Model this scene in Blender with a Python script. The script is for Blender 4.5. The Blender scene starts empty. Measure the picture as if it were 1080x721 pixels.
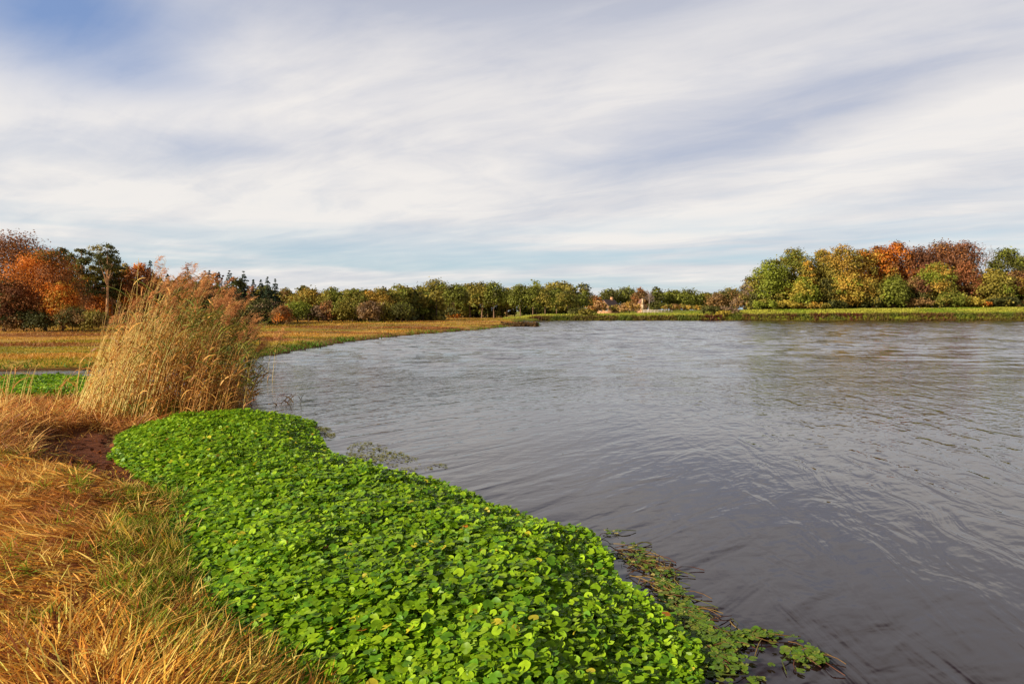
import bpy, math, random
import numpy as np
from mathutils import Vector

R = math.radians
rng = np.random.default_rng(7)
random.seed(7)
scene = bpy.context.scene
COL = scene.collection

# ------------------------------------------------------------------ camera
CAM_H, F, PITCH = 2.1, 720.0, math.atan(32.5 / 720.0)
CX, CY = 540.0, 360.5
cam_d = bpy.data.cameras.new('camera')
cam = bpy.data.objects.new('camera', cam_d)
COL.objects.link(cam)
cam.location = (0, 0, CAM_H)
cam.rotation_euler = (R(90) - PITCH, 0, 0)
cam_d.sensor_width, cam_d.lens = 36, 24
cam_d.clip_start, cam_d.clip_end = 0.05, 9000
scene.camera = cam
cp, sp = math.cos(PITCH), math.sin(PITCH)


def on_plane(px, py, z=0.0):
    """photo position -> point of the horizontal plane at height z"""
    a, b = (px - CX) / F, (CY - py) / F
    dx, dy, dz = a, cp + b * sp, -sp + b * cp
    t = (z - CAM_H) / dz
    return (dx * t, dy * t)


def x_at(px, Y):
    return (px - CX) / F * Y


def z_at(py, Y):
    b = (CY - py) / F
    return CAM_H + Y * (-sp + b * cp) / (cp + b * sp)


# ------------------------------------------------------------------ maths helpers
def lin(*c):
    """sRGB 0..255 -> linear"""
    c = np.array(c, float) / 255.0
    return np.where(c <= 0.04045, c / 12.92, ((c + 0.055) / 1.055) ** 2.4)


def sstep(a, b, x):
    t = np.clip((x - a) / (b - a), 0, 1)
    return t * t * (3 - 2 * t)


def vnoise(x, y, seed=0):
    x, y = np.asarray(x, float), np.asarray(y, float)
    xi, yi = np.floor(x).astype(np.int64), np.floor(y).astype(np.int64)
    fx, fy = x - xi, y - yi
    fx, fy = fx * fx * (3 - 2 * fx), fy * fy * (3 - 2 * fy)

    def h(i, j):
        n = (i * 374761393 + j * 668265263 + seed * 982451653) & 0x7fffffff
        n = ((n ^ (n >> 13)) * 1274126177) & 0x7fffffff
        return ((n ^ (n >> 16)) & 0xffff) / 65535.0
    return (h(xi, yi) * (1 - fx) + h(xi + 1, yi) * fx) * (1 - fy) + (h(xi, yi + 1) * (1 - fx) + h(xi + 1, yi + 1) * fx) * fy


def fbm(x, y, seed=0, o=4):
    s, a, t = 0, 0.5, 0
    for k in range(o):
        s = s + a * vnoise(x * 2 ** k, y * 2 ** k, seed + k)
        t += a
        a *= 0.5
    return s / t


def poly_sd(P, x, y):
    """signed distance to polygon, positive inside"""
    P = np.asarray(P, float)
    x, y = np.ravel(x), np.ravel(y)
    out = np.empty(len(x))
    A, B = P, np.roll(P, -1, 0)
    D = B - A
    L2 = np.maximum((D ** 2).sum(1), 1e-12)
    for s in range(0, len(x), 50000):
        X, Y = x[s:s + 50000, None], y[s:s + 50000, None]
        t = np.clip(((X - A[:, 0]) * D[:, 0] + (Y - A[:, 1]) * D[:, 1]) / L2, 0, 1)
        d2 = (X - A[:, 0] - t * D[:, 0]) ** 2 + (Y - A[:, 1] - t * D[:, 1]) ** 2
        c = (A[:, 1] > Y) != (B[:, 1] > Y)
        dy = np.where(np.abs(D[:, 1]) < 1e-12, 1e-12, D[:, 1])
        xs = A[:, 0] + (Y - A[:, 1]) / dy * D[:, 0]
        ins = (c & (X < xs)).sum(1) % 2 == 1
        d = np.sqrt(d2.min(1))
        out[s:s + 50000] = np.where(ins, d, -d)
    return out


# ------------------------------------------------------------------ mesh helpers
def build(name, V, faces, cols=None, mat=None, parent=None, smooth=False, fmat=None):
    """one mesh object; faces: list of int arrays (M,3) / (M,4)"""
    V = np.asarray(V, np.float32).reshape(-1, 3)
    me = bpy.data.meshes.new(name)
    me.vertices.add(len(V))
    me.vertices.foreach_set('co', V.ravel())
    faces = [np.asarray(f, np.int32) for f in faces if len(f)]
    loops = np.concatenate([f.ravel() for f in faces])
    tot = np.concatenate([np.full(len(f), f.shape[1], np.int32) for f in faces])
    start = np.concatenate([[0], np.cumsum(tot)[:-1]]).astype(np.int32)
    me.loops.add(len(loops))
    me.loops.foreach_set('vertex_index', loops)
    me.polygons.add(len(tot))
    me.polygons.foreach_set('loop_start', start)
    me.polygons.foreach_set('loop_total', tot)
    if smooth:
        me.polygons.foreach_set('use_smooth', np.ones(len(tot), bool))
    if cols is not None:
        ca = me.color_attributes.new('Col', 'FLOAT_COLOR', 'POINT')
        c4 = np.ones((len(V), 4), np.float32)
        c4[:, :3] = cols
        ca.data.foreach_set('color', c4.ravel())
    me.update(calc_edges=True)
    me.validate()
    if mat:
        me.materials.append(mat)
    o = bpy.data.objects.new(name, me)
    COL.objects.link(o)
    if parent:
        o.parent = parent
    return o


class Geo:
    """collects pieces of one part"""
    def __init__(s):
        s.v, s.f3, s.f4, s.c, s.n = [], [], [], [], 0

    def add(s, V, f3=None, f4=None, c=None):
        V = np.asarray(V, float).reshape(-1, 3)
        if f3 is not None and len(f3):
            s.f3.append(np.asarray(f3) + s.n)
        if f4 is not None and len(f4):
            s.f4.append(np.asarray(f4) + s.n)
        s.v.append(V)
        s.c.append(np.broadcast_to(np.asarray(c if c is not None else (1, 1, 1), float), V.shape))
        s.n += len(V)

    def tube(s, pts, rad, sides=5, c=(1, 1, 1)):
        pts = np.asarray(pts, float)
        rad = np.asarray(rad, float)
        n = len(pts)
        T = np.gradient(pts, axis=0)
        T /= np.maximum(np.linalg.norm(T, axis=1, keepdims=True), 1e-9)
        ref = np.array([0.13, 0.97, 0.2]) if abs(T[0][1]) < .9 else np.array([1., 0.1, 0])
        A = np.cross(T, ref)
        A /= np.maximum(np.linalg.norm(A, axis=1, keepdims=True), 1e-9)
        B = np.cross(T, A)
        a = np.arange(sides) / sides * 2 * math.pi
        V = pts[:, None] + rad[:, None, None] * (np.cos(a)[None, :, None] * A[:, None] + np.sin(a)[None, :, None] * B[:, None])
        i = np.arange(n - 1)[:, None] * sides
        j = np.arange(sides)[None]
        k = (j + 1) % sides
        f = np.stack([i + j, i + k, i + sides + k, i + sides + j], -1).reshape(-1, 4)
        s.add(V, f4=f, c=c)

    def box(s, lo, hi, c=(1, 1, 1)):
        x0, y0, z0 = lo
        x1, y1, z1 = hi
        V = [(x0, y0, z0), (x1, y0, z0), (x1, y1, z0), (x0, y1, z0), (x0, y0, z1), (x1, y0, z1), (x1, y1, z1), (x0, y1, z1)]
        s.add(V, f4=[(3, 2, 1, 0), (4, 5, 6, 7), (0, 1, 5, 4), (1, 2, 6, 5), (2, 3, 7, 6), (3, 0, 4, 7)], c=c)

    def build(s, name, mat, parent=None, smooth=False):
        return build(name, np.concatenate(s.v), [np.concatenate(f) for f in (s.f3, s.f4) if f], np.concatenate(s.c), mat, parent, smooth)


def blades(root, head, length, width, th0, th1, col, tipcol=None, segs=3, twist=None, power=1.0):
    """curved tapering strips. head: heading angle of the lean; th0/th1: angle from vertical at root / tip"""
    n = len(root)
    ar = lambda v: np.broadcast_to(np.asarray(v, float), (n,))
    head, length, width, th0, th1 = map(ar, (head, length, width, th0, th1))
    hd = np.stack([np.cos(head), np.sin(head), np.zeros(n)], 1)
    tw = rng.uniform(0, math.pi, n) if twist is None else ar(twist)
    side0 = np.stack([np.cos(tw), np.sin(tw), np.zeros(n)], 1)
    p = np.array(root, float)
    V = np.empty((n, segs + 1, 2, 3))
    C = np.empty((n, segs + 1, 2, 3))
    tipcol = col if tipcol is None else tipcol
    col, tipcol = np.broadcast_to(col, (n, 3)), np.broadcast_to(tipcol, (n, 3))
    for k in range(segs + 1):
        t = k / segs
        th = th0 + (th1 - th0) * t ** power
        d = hd * np.sin(th)[:, None] + np.array([0, 0, 1.0]) * np.cos(th)[:, None]
        if k:
            p = p + d * (length / segs)[:, None]
        side = side0 - d * (side0 * d).sum(1)[:, None]
        side /= np.maximum(np.linalg.norm(side, axis=1), 1e-6)[:, None]
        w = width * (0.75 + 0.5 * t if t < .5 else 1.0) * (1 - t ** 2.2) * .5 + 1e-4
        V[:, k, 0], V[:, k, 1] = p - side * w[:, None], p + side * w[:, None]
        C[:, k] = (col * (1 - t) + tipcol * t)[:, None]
    base = np.arange(n)[:, None] * (2 * (segs + 1))
    k = np.arange(segs)[None] * 2
    f = np.stack([base + k, base + k + 1, base + k + 3, base + k + 2], -1).reshape(-1, 4)
    return V.reshape(-1, 3), f, C.reshape(-1, 3)


def cards(P, Nrm, size, col, aspect=None):
    """leaf-shaped quads (kites) at P facing Nrm"""
    n = len(P)
    Nrm = Nrm / np.maximum(np.linalg.norm(Nrm, axis=1, keepdims=True), 1e-9)
    r = rng.normal(size=(n, 3))
    A = np.cross(Nrm, r)
    A /= np.maximum(np.linalg.norm(A, axis=1, keepdims=True), 1e-9)
    B = np.cross(Nrm, A)
    sz = np.broadcast_to(size, (n,))[:, None]
    asp = (rng.uniform(.5, 1.0, n) if aspect is None else np.full(n, aspect))[:, None]
    V = np.empty((n, 4, 3))
    V[:, 0] = P - A * sz * .55
    V[:, 1] = P + B * sz * .5 * asp - A * sz * .08 + Nrm * sz * .12
    V[:, 2] = P + A * sz * .6
    V[:, 3] = P - B * sz * .5 * asp + A * sz * .05 + Nrm * sz * .1
    f = np.arange(4 * n).reshape(n, 4)
    C = np.repeat(col, 4, 0)
    return V.reshape(-1, 3), f, C


# ------------------------------------------------------------------ tags
def tag(o, label=None, cat=None, group=None, kind=None):
    if label: o['label'] = label
    if cat: o['category'] = cat
    if group: o['group'] = group
    if kind: o['kind'] = kind
    return o


def thing(name, loc, label, cat, group=None):
    o = bpy.data.objects.new(name, None)
    o.empty_display_size = .3
    COL.objects.link(o)
    o.location = loc
    return tag(o, label, cat, group)


# ------------------------------------------------------------------ materials
def new_mat(name):
    m = bpy.data.materials.new(name)
    m.use_nodes = True
    nt = m.node_tree
    nt.nodes.clear()
    out = nt.nodes.new('ShaderNodeOutputMaterial')
    return m, nt, out


def leaf_mat(name, rough=.55, trans=.3, spec=.3, vary=.0, scale=8.0):
    m, nt, out = new_mat(name)
    at = nt.nodes.new('ShaderNodeAttribute')
    at.attribute_name = 'Col'
    src = at.outputs['Color']
    if vary:
        ns = nt.nodes.new('ShaderNodeTexNoise')
        ns.inputs['Scale'].default_value = scale
        ns.inputs['Detail'].default_value = 3
        tc = nt.nodes.new('ShaderNodeTexCoord')
        nt.links.new(tc.outputs['Object'], ns.inputs['Vector'])
        mr = nt.nodes.new('ShaderNodeMapRange')
        mr.inputs['From Min'].default_value, mr.inputs['From Max'].default_value = .3, .7
        mr.inputs['To Min'].default_value, mr.inputs['To Max'].default_value = 1 - vary, 1 + vary
        nt.links.new(ns.outputs['Fac'], mr.inputs['Value'])
        vm = nt.nodes.new('ShaderNodeVectorMath')
        vm.operation = 'SCALE'
        nt.links.new(src, vm.inputs[0])
        nt.links.new(mr.outputs[0], vm.inputs['Scale'])
        src = vm.outputs[0]
    b = nt.nodes.new('ShaderNodeBsdfPrincipled')
    b.inputs['Roughness'].default_value = rough
    b.inputs['Specular IOR Level'].default_value = spec
    nt.links.new(src, b.inputs['Base Color'])
    if trans:
        t = nt.nodes.new('ShaderNodeBsdfTranslucent')
        nt.links.new(src, t.inputs['Color'])
        mx = nt.nodes.new('ShaderNodeMixShader')
        mx.inputs[0].default_value = trans
        nt.links.new(b.outputs[0], mx.inputs[1])
        nt.links.new(t.outputs[0], mx.inputs[2])
        nt.links.new(mx.outputs[0], out.inputs[0])
    else:
        nt.links.new(b.outputs[0], out.inputs[0])
    return m


M_LEAF = leaf_mat('tree_leaves', .6, .33, .2)
M_BARK = leaf_mat('bark', .9, 0, .1, .35, 3)
M_PENNY = leaf_mat('pennywort_leaf', .45, .30, .28, .15, 30)
M_GRASS = leaf_mat('grass_blade', .6, .35, .25)
M_REED = leaf_mat('reed_straw', .55, .2, .3)
M_PLUME = leaf_mat('reed_plume', .8, .35, .1)
M_WALL = leaf_mat('plaster', .9, 0, .1, .12, .8)
M_ROOF = leaf_mat('roof_tiles', .85, 0, .2, .2, 2)
M_PAINT = leaf_mat('white_paint', .6, 0, .3, .06, 3)


def node_math(nt):
    def M(op, a, b=None, c=None, clamp=False):
        n = nt.nodes.new('ShaderNodeMath')
        n.operation, n.use_clamp = op, clamp
        for i, v in enumerate((a, b, c)):
            if v is None: continue
            if isinstance(v, (int, float)): n.inputs[i].default_value = v
            else: nt.links.new(v, n.inputs[i])
        return n.outputs[0]

    def XYZ(x, y, z=0.0):
        n = nt.nodes.new('ShaderNodeCombineXYZ')
        for i, v in enumerate((x, y, z)):
            if isinstance(v, (int, float)): n.inputs[i].default_value = v
            else: nt.links.new(v, n.inputs[i])
        return n.outputs[0]

    def NOISE(vec, scale, detail=4, rough=.5, dist=0.0):
        n = nt.nodes.new('ShaderNodeTexNoise')
        nt.links.new(vec, n.inputs['Vector'])
        n.inputs['Scale'].default_value, n.inputs['Detail'].default_value = scale, detail
        n.inputs['Roughness'].default_value, n.inputs['Distortion'].default_value = rough, dist
        return n.outputs['Fac']

    def MAP(v, a, b, c=0.0, d=1.0, smooth=True):
        n = nt.nodes.new('ShaderNodeMapRange')
        n.interpolation_type = 'SMOOTHSTEP' if smooth else 'LINEAR'
        nt.links.new(v, n.inputs['Value'])
        for k, w in zip(('From Min', 'From Max', 'To Min', 'To Max'), (a, b, c, d)):
            n.inputs[k].default_value = w
        return n.outputs[0]

    def MIX(f, a, b):
        n = nt.nodes.new('ShaderNodeMix')
        n.data_type = 'RGBA'
        for i, v in ((0, f), (6, a), (7, b)):
            if isinstance(v, (int, float)): n.inputs[i].default_value = v
            elif isinstance(v, tuple): n.inputs[i].default_value = tuple(v) + (1,)
            else: nt.links.new(v, n.inputs[i])
        return n.outputs[2]
    return M, XYZ, NOISE, MAP, MIX


# ------------------------------------------------------------------ sun and sky
SUN_EL = R(23)
SUN_AZ = math.atan2(-0.88, -0.47)           # from +Y towards +X
sd_ = bpy.data.lights.new('sun', 'SUN')
sun = bpy.data.objects.new('sun', sd_)
COL.objects.link(sun)
sd_.energy, sd_.angle, sd_.color = 5.0, R(0.53), (1.0, .86, .66)
sv = Vector((math.sin(SUN_AZ) * math.cos(SUN_EL), math.cos(SUN_AZ) * math.cos(SUN_EL), math.sin(SUN_EL)))
sun.rotation_euler = (-sv).to_track_quat('-Z', 'Y').to_euler()

w = bpy.data.worlds.new('World')
scene.world = w
w.use_nodes = True
nt = w.node_tree
nt.nodes.clear()
M, XYZ, NOISE, MAP, MIX = node_math(nt)
out = nt.nodes.new('ShaderNodeOutputWorld')
bg = nt.nodes.new('ShaderNodeBackground')
bg.inputs['Strength'].default_value = 0.08
nt.links.new(bg.outputs[0], out.inputs[0])
sky = nt.nodes.new('ShaderNodeTexSky')
sky.sky_type = 'NISHITA'
sky.sun_disc = False
sky.sun_elevation, sky.sun_rotation = SUN_EL, SUN_AZ % (2 * math.pi)
sky.air_density, sky.dust_density, sky.ozone_density = 1.0, 1.2, 2.0
tc = nt.nodes.new('ShaderNodeTexCoord')
sx = nt.nodes.new('ShaderNodeSeparateXYZ')
nt.links.new(tc.outputs['Generated'], sx.inputs[0])
dx, dy, dz = sx.outputs
el = M('MULTIPLY', M('ARCSINE', dz), 180 / math.pi)                      # degrees
az = M('MULTIPLY', M('ARCTAN2', dx, dy), 180 / math.pi)                  # degrees, + to the right
zz = M('ADD', M('MAXIMUM', dz, 0.0), 0.07)
pu, pv = M('DIVIDE', dx, zz), M('DIVIDE', dy, zz)                        # cloud layer plan
u = M('ADD', M('MULTIPLY', pu, -0.78), M('MULTIPLY', pv, 0.62))          # along the streaks
v = M('ADD', M('MULTIPLY', pu, 0.62), M('MULTIPLY', pv, 0.78))           # across
warp = NOISE(XYZ(M('MULTIPLY', u, .6), v, 3.1), .55, 3, .5)
v2 = M('ADD', v, M('MULTIPLY', warp, 1.1))
bigsoft = NOISE(XYZ(M('MULTIPLY', u, .42), v2, 7.3), .85, 3, .45, .3)
streak = NOISE(XYZ(M('MULTIPLY', u, .26), v2, 1.7), 1.5, 5, .55, .25)
puff = NOISE(XYZ(M('MULTIPLY', u, .75), v2, 5.5), 2.1, 6, .58, .5)
fine = NOISE(XYZ(M('MULTIPLY', u, .3), v2, 11.0), 3.6, 6, .6, .4)


def blob(a0, e0, ra, re, tilt=0.0):
    """soft patch of the sky about azimuth a0, elevation e0 (degrees)"""
    da, de = M('SUBTRACT', az, a0), M('SUBTRACT', el, e0)
    de = M('SUBTRACT', de, M('MULTIPLY', da, tilt))
    q = M('ADD', M('POWER', M('DIVIDE', da, ra), 2), M('POWER', M('DIVIDE', de, re), 2))
    return M('POWER', math.e, M('MULTIPLY', q, -1))


def SUM(*a):
    r = a[0]
    for b in a[1:]: r = M('ADD', r, b)
    return r


# brightness of the cloud layer: 0 = grey lavender, 1 = sunlit white
light = SUM(M('MULTIPLY', M('SUBTRACT', bigsoft, .5), 1.5), M('MULTIPLY', M('SUBTRACT', streak, .5), .75), M('MULTIPLY', M('SUBTRACT', puff, .5), .85),
            M('MULTIPLY', M('SUBTRACT', fine, .5), .5), .5)
light = SUM(light, M('MULTIPLY', blob(-21, 16.5, 16, 3.4, .12), .38), M('MULTIPLY', blob(-6, 9.5, 22, 3.2, .22), .38),
            M('MULTIPLY', blob(24, 10, 18, 2.6, .28), .42), M('MULTIPLY', blob(16, 22, 14, 2.6, .42), .22),
            M('MULTIPLY', blob(22, 14.5, 18, 3.2, .22), -.40), M('MULTIPLY', blob(4, 23.5, 24, 3.4, -.05), -.62),
            M('MULTIPLY', blob(-36, 14, 9, 5, 0), .30), M('MULTIPLY', blob(-24, 11.5, 10, 1.8, .1), -.30),
            M('MULTIPLY', blob(-13, 13.2, 8, 1.2, .35), -.18))
light = M('ADD', light, 0.10, clamp=True)
ccol = MIX(light, tuple(lin(184, 187, 199) * 10), tuple(lin(233, 228, 223) * 10))
# cover: how much of the blue the layer hides
cover = SUM(MAP(bigsoft, .28, .50, .90, 1.0), M('MULTIPLY', M('SUBTRACT', fine, .5), .3),
            M('MULTIPLY', blob(-33, 19.6, 8.5, 3.6, .1), -1.0), M('MULTIPLY', blob(-27, 16.6, 6, 1.6, .1), -.35), M('MULTIPLY', M('SUBTRACT', puff, .5), .3), M('MULTIPLY', blob(-26, 12, 11, 1.8, .1), -.25))
band = NOISE(XYZ(M('MULTIPLY', az, .035), M('MULTIPLY', el, .55), 4.0), 1.0, 4, .5, .2)
low = MAP(el, 2.0, 9.5, 1.0, 0.0)
cover = M('SUBTRACT', cover, M('MULTIPLY', low, MAP(band, .40, .62, .80, .05)))
cover = M('MULTIPLY', cover, M('MULTIPLY', MAP(el, -2, 1.0, .4, 1.0), MAP(el, 24, 37, 1.0, .6)), clamp=True)
# thin high veil gives the open sky its paler blue
skyc = MIX(M('MULTIPLY', MAP(el, 0, 14, .55, .5), MAP(el, 20, 34, 1.0, .25)), sky.outputs[0], MIX(MAP(el, 4, 15), tuple(lin(178, 212, 232) * 10), tuple(lin(138, 164, 218) * 10)))
full = MIX(M('MULTIPLY', cover, .93), skyc, ccol)
nt.links.new(MIX(MAP(el, 22.5, 33, 0.0, .85), full, tuple(lin(60, 55, 58) * 10)), bg.inputs['Color'])     # sky overhead darkened by an added tint, dims reflections in the near water

# ------------------------------------------------------------------ ground and water
W = lambda px, py, z=0.0: on_plane(px, py, z)
INLET_FAR = [W(280, 376.5), W(200, 383), W(95, 389), W(0, 391), W(-260, 394), W(-420, 399)]
INLET_NEAR = [W(-420, 414), W(-260, 417), W(0, 417), W(95, 417), W(170, 417.5), W(236, 419), W(250, 425), W(236, 431), W(200, 436),
              W(150, 441), W(120, 447), W(95, 456), W(70, 470), W(62, 480), W(85, 490), W(140, 500), W(180, 512),
              W(198, 530), W(205, 560), W(222, 600), W(265, 650), W(330, 700), W(385, 735)]
LAKE = ([(-0.6, 2.9), (0.0, 1.6), (0.7, 0.2), (1.2, -2.0), (0.9, -6), (3, -14), (8, -40), (30, -80), (180, -60), (330, 40), (300, 140),
         (200, 150), (113, 151), (60, 151.5), (40, 151), (12, 151), (7, 150), (3, 143), (0.5, 128), (1.0, 121), (4.5, 109), (4.2, 98)]
        + [W(566, 343.2), W(540, 344.6), W(500, 348.4), W(460, 351.4), W(420, 354.6), W(375, 360), W(330, 367)]
        + INLET_FAR + INLET_NEAR)


def bank_h(x):
    return np.interp(x, [0, 8, 40, 50, 60, 115, 200], [.35, .9, 1.1, 1.65, 2.0, 2.55, 2.9])


def ground(x, y, sd=None):
    x, y = np.asarray(x, float), np.asarray(y, float)
    if sd is None:
        sd = -poly_sd(LAKE, x.ravel(), y.ravel()).reshape(x.shape)
    land = .26 * sstep(-.15, 1.1, sd) + .05 * sstep(1, 6, sd)
    z = np.where(sd < 0, np.maximum(-.7, sd * .45) , land)
    z = z + sstep(0, 1, sd) * (.16 * (fbm(x * .6, y * .6, 3) - .5) + .05 * (fbm(x * 2.6, y * 2.6, 5) - .5))
    z = np.where(sd > 0, z * (1 - .55 * sstep(11.8, 12.8, y) * sstep(18.5, 17.5, y) * sstep(-3.5, -5, x)), z)
    bk = sstep(105, 150, y) * sstep(-6, 6, x - (y - 150) * .0)
    prof = .42 * sstep(-.2, 1.6, sd) + .58 * sstep(.5, 14, sd)
    z = z + bk * bank_h(x) * prof * 1.0
    return z


MUD = [on_plane(px, py, .03) for px, py in ((36, 464), (96, 450), (126, 456), (152, 480), (186, 500), (204, 520), (198, 536), (168, 528), (110, 510), (44, 496))]


def mud_flat(x, y, z):
    d = poly_sd(MUD, x, y).reshape(np.shape(x))
    m = sstep(-.25, .25, d)
    return z * (1 - m) + m * (.012 + .05 * (fbm(x * 1.6, y * 1.6, 15) - .45)), m


def graded(lo, hi, step, far_lo, far_hi, g=1.13):
    c = list(np.arange(lo, hi + 1e-6, step))
    s = step
    while c[-1] < far_hi:
        s *= g
        c.append(c[-1] + s)
    s = step
    pre = []
    q = lo
    while q > far_lo:
        s *= g
        q -= s
        pre.append(q)
    return np.array(pre[::-1] + c)


gx = graded(-14, 3, .16, -2500, 2500)
gy = graded(-3, 27, .16, -600, 4000, 1.07)
gy = np.unique(np.concatenate([gy, np.arange(147, 170, .7)]))
GX, GY = np.meshgrid(gx, gy)
SD = -poly_sd(LAKE, GX.ravel(), GY.ravel()).reshape(GX.shape)
GZ, MUDM = mud_flat(GX, GY, ground(GX, GY, SD))
ny, nx = GX.shape
ii = (np.arange(ny - 1)[:, None] * nx + np.arange(nx - 1)[None]).ravel()
gf = np.stack([ii, ii + 1, ii + nx + 1, ii + nx], 1)
SOIL = lin(152, 104, 58)


def meadow_col(x, y, n):
    """colour of the mown meadow: straw with olive and brown bands lying across the view"""
    b = fbm(x * .035, y * .16, 21, 3)
    b2 = fbm(x * .06, y * .30, 23, 3)
    k = fbm(x * .5, y * .5, 25)
    c = lin(196, 146, 62)[None] * np.ones((n, 1))
    c = c + sstep(.46, .54, b)[:, None] * (lin(176, 150, 44) - c)
    c = c + (sstep(.52, .60, b2) * .9)[:, None] * (lin(146, 88, 46) - c)
    c = c + (sstep(.56, .70, k) * .6)[:, None] * (lin(206, 170, 96) - c)
    c = c + (sstep(.58, .68, fbm(x * .12, y * .3, 29)) * .6)[:, None] * (lin(120, 124, 32) - c)
    return c


fx_, fy_ = GX.ravel(), GY.ravel()
gc = meadow_col(fx_, fy_, len(fx_)) * .8
near = sstep(20, 14, fy_)[:, None]
gc = gc * (1 - near) + near * (SOIL * 1.0)
bkm = (sstep(105, 150, fy_) * sstep(-6, 6, fx_))[:, None]
gc = gc * (1 - bkm) + bkm * lin(118, 124, 34)
mud = sstep(.55, -.05, SD.ravel())[:, None]
gc = gc * (1 - mud) + mud * lin(74, 42, 28)
mud = MUDM.ravel()[:, None]
gc = gc * (1 - mud) + mud * lin(108, 62, 40)
M_GROUND, nt, out = new_mat('ground')
M, XYZ, NOISE, MAP, MIX = node_math(nt)
at = nt.nodes.new('ShaderNodeAttribute'); at.attribute_name = 'Col'
geo = nt.nodes.new('ShaderNodeNewGeometry')
n1 = NOISE(geo.outputs['Position'], 6.0, 6, .65)
vm = nt.nodes.new('ShaderNodeVectorMath'); vm.operation = 'SCALE'
nt.links.new(at.outputs['Color'], vm.inputs[0]); nt.links.new(MAP(n1, .25, .75, .55, 1.45, False), vm.inputs['Scale'])
b = nt.nodes.new('ShaderNodeBsdfPrincipled'); b.inputs['Roughness'].default_value = .85; b.inputs['Specular IOR Level'].default_value = .15
nt.links.new(vm.outputs[0], b.inputs['Base Color'])
bp = nt.nodes.new('ShaderNodeBump'); bp.inputs['Strength'].default_value = .6; bp.inputs['Distance'].default_value = .05
nt.links.new(n1, bp.inputs['Height']); nt.links.new(bp.outputs[0], b.inputs['Normal']); nt.links.new(b.outputs[0], out.inputs[0])
g = build('ground', np.stack([fx_, fy_, GZ.ravel()], 1), [gf], gc, M_GROUND, smooth=True)
tag(g, 'straw coloured meadow and banks around the lake', 'ground', kind='structure')

# water
M_WATER, nt, out = new_mat('lake_water')
M, XYZ, NOISE, MAP, MIX = node_math(nt)
geo = nt.nodes.new('ShaderNodeNewGeometry')
sp_ = nt.nodes.new('ShaderNodeSeparateXYZ'); nt.links.new(geo.outputs['Position'], sp_.inputs[0])
X, Y = sp_.outputs[0], sp_.outputs[1]


def train(ax, ay, k, stretch, seed, detail=2, dist=.6):
    """ripples whose crests run along (ax, ay)"""
    l = math.hypot(ax, ay); ax, ay = ax / l, ay / l
    al = M('ADD', M('MULTIPLY', X, ax), M('MULTIPLY', Y, ay))
    ac = M('SUBTRACT', M('MULTIPLY', X, ay), M('MULTIPLY', Y, ax))
    return NOISE(XYZ(M('MULTIPLY', al, k / stretch), M('MULTIPLY', ac, k), seed), 1.0, detail, .45, dist)


t1 = train(.66, .75, 2.4, 4.0, 1.0, 2, .9)
t2 = train(.2, 1.0, 2.3, 2.5, 9.0, 3, 1.2)
t3 = train(.8, .35, 6.5, 2.6, 4.0, 2, .3)
t4 = train(.45, .9, 11.0, 1.8, 6.0, 2, .2)
swell = train(.75, .6, .55, 4.0, 3.0, 1, .3)
gust = MAP(NOISE(XYZ(M('MULTIPLY', X, .07), M('MULTIPLY', Y, .045), 2.0), 1.0, 2, .5), .35, .65, .45, 1.15)
sel = MAP(X, 1.0, 4.5, .75, .15)
hgt = M('ADD', M('MULTIPLY', t1, sel), M('MULTIPLY', t2, M('SUBTRACT', 1.0, sel)))
lee = MAP(Y, 5.0, 18.0, .35, 1.0)
hgt = M('ADD', hgt, M('MULTIPLY', M('ADD', M('MULTIPLY', t3, .34), M('MULTIPLY', t4, .14)), lee))
calm = MAP(M('ADD', Y, M('MULTIPLY', NOISE(XYZ(M('MULTIPLY', X, .12), M('MULTIPLY', Y, .12), 8.0), 1.0, 2, .5), 5.0)), 5.0, 16.0, 1.05, 1.0)
calm = M('MULTIPLY', calm, MAP(Y, 16, 100, 1.0, 1.3, False))
hgt = M('MULTIPLY', M('MULTIPLY', M('ADD', hgt, M('MULTIPLY', swell, .8)), gust), calm)
bp = nt.nodes.new('ShaderNodeBump'); bp.inputs['Strength'].default_value = 1.0; bp.inputs['Distance'].default_value = .064
nt.links.new(hgt, bp.inputs['Height'])
b = nt.nodes.new('ShaderNodeBsdfPrincipled')
b.inputs['Base Color'].default_value = (.017, .008, .009, 1)
b.inputs['Roughness'].default_value = .04
b.inputs['IOR'].default_value = 1.5
b.inputs['Specular IOR Level'].default_value = .5
nt.links.new(bp.outputs[0], b.inputs['Normal']); nt.links.new(b.outputs[0], out.inputs[0])
# the sheet itself is raised into low wind waves on the open lake; it lies flat in the lee of the near bank
wx = np.unique(np.concatenate([np.array([-3500., -1500, -600, -250, -120]), np.arange(-70, 125, .5), np.array([160., 250, 500, 1500, 3500])]))
wy = np.unique(np.concatenate([np.array([-600., -200, -60, -20, -5, 0, 4, 7]), np.arange(9, 153, .21), np.array([160., 250, 600, 1500, 4000])]))
WX, WY = np.meshgrid(wx, wy)
WZ = np.zeros_like(WX)
nw = 30
for i in range(nw):
    lam = rng.uniform(.9, 2.5)
    ang = R(rng.normal(98, 24))
    k = 2 * math.pi / lam
    WZ += .092 * math.sqrt(2 / nw) / k * np.sin(k * (WX * math.cos(ang) + WY * math.sin(ang)) + rng.uniform(0, 6.28))
WZ *= sstep(9, 40, WY) * (.55 + .9 * fbm(WX * .05, WY * .035, 95)) * sstep(-70, -60, WX) * sstep(124, 112, WX) * sstep(152, 149, WY)
ii = (np.arange(len(wy) - 1)[:, None] * len(wx) + np.arange(len(wx) - 1)[None]).ravel()
wf = np.stack([ii, ii + 1, ii + len(wx) + 1, ii + len(wx)], 1)
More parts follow.
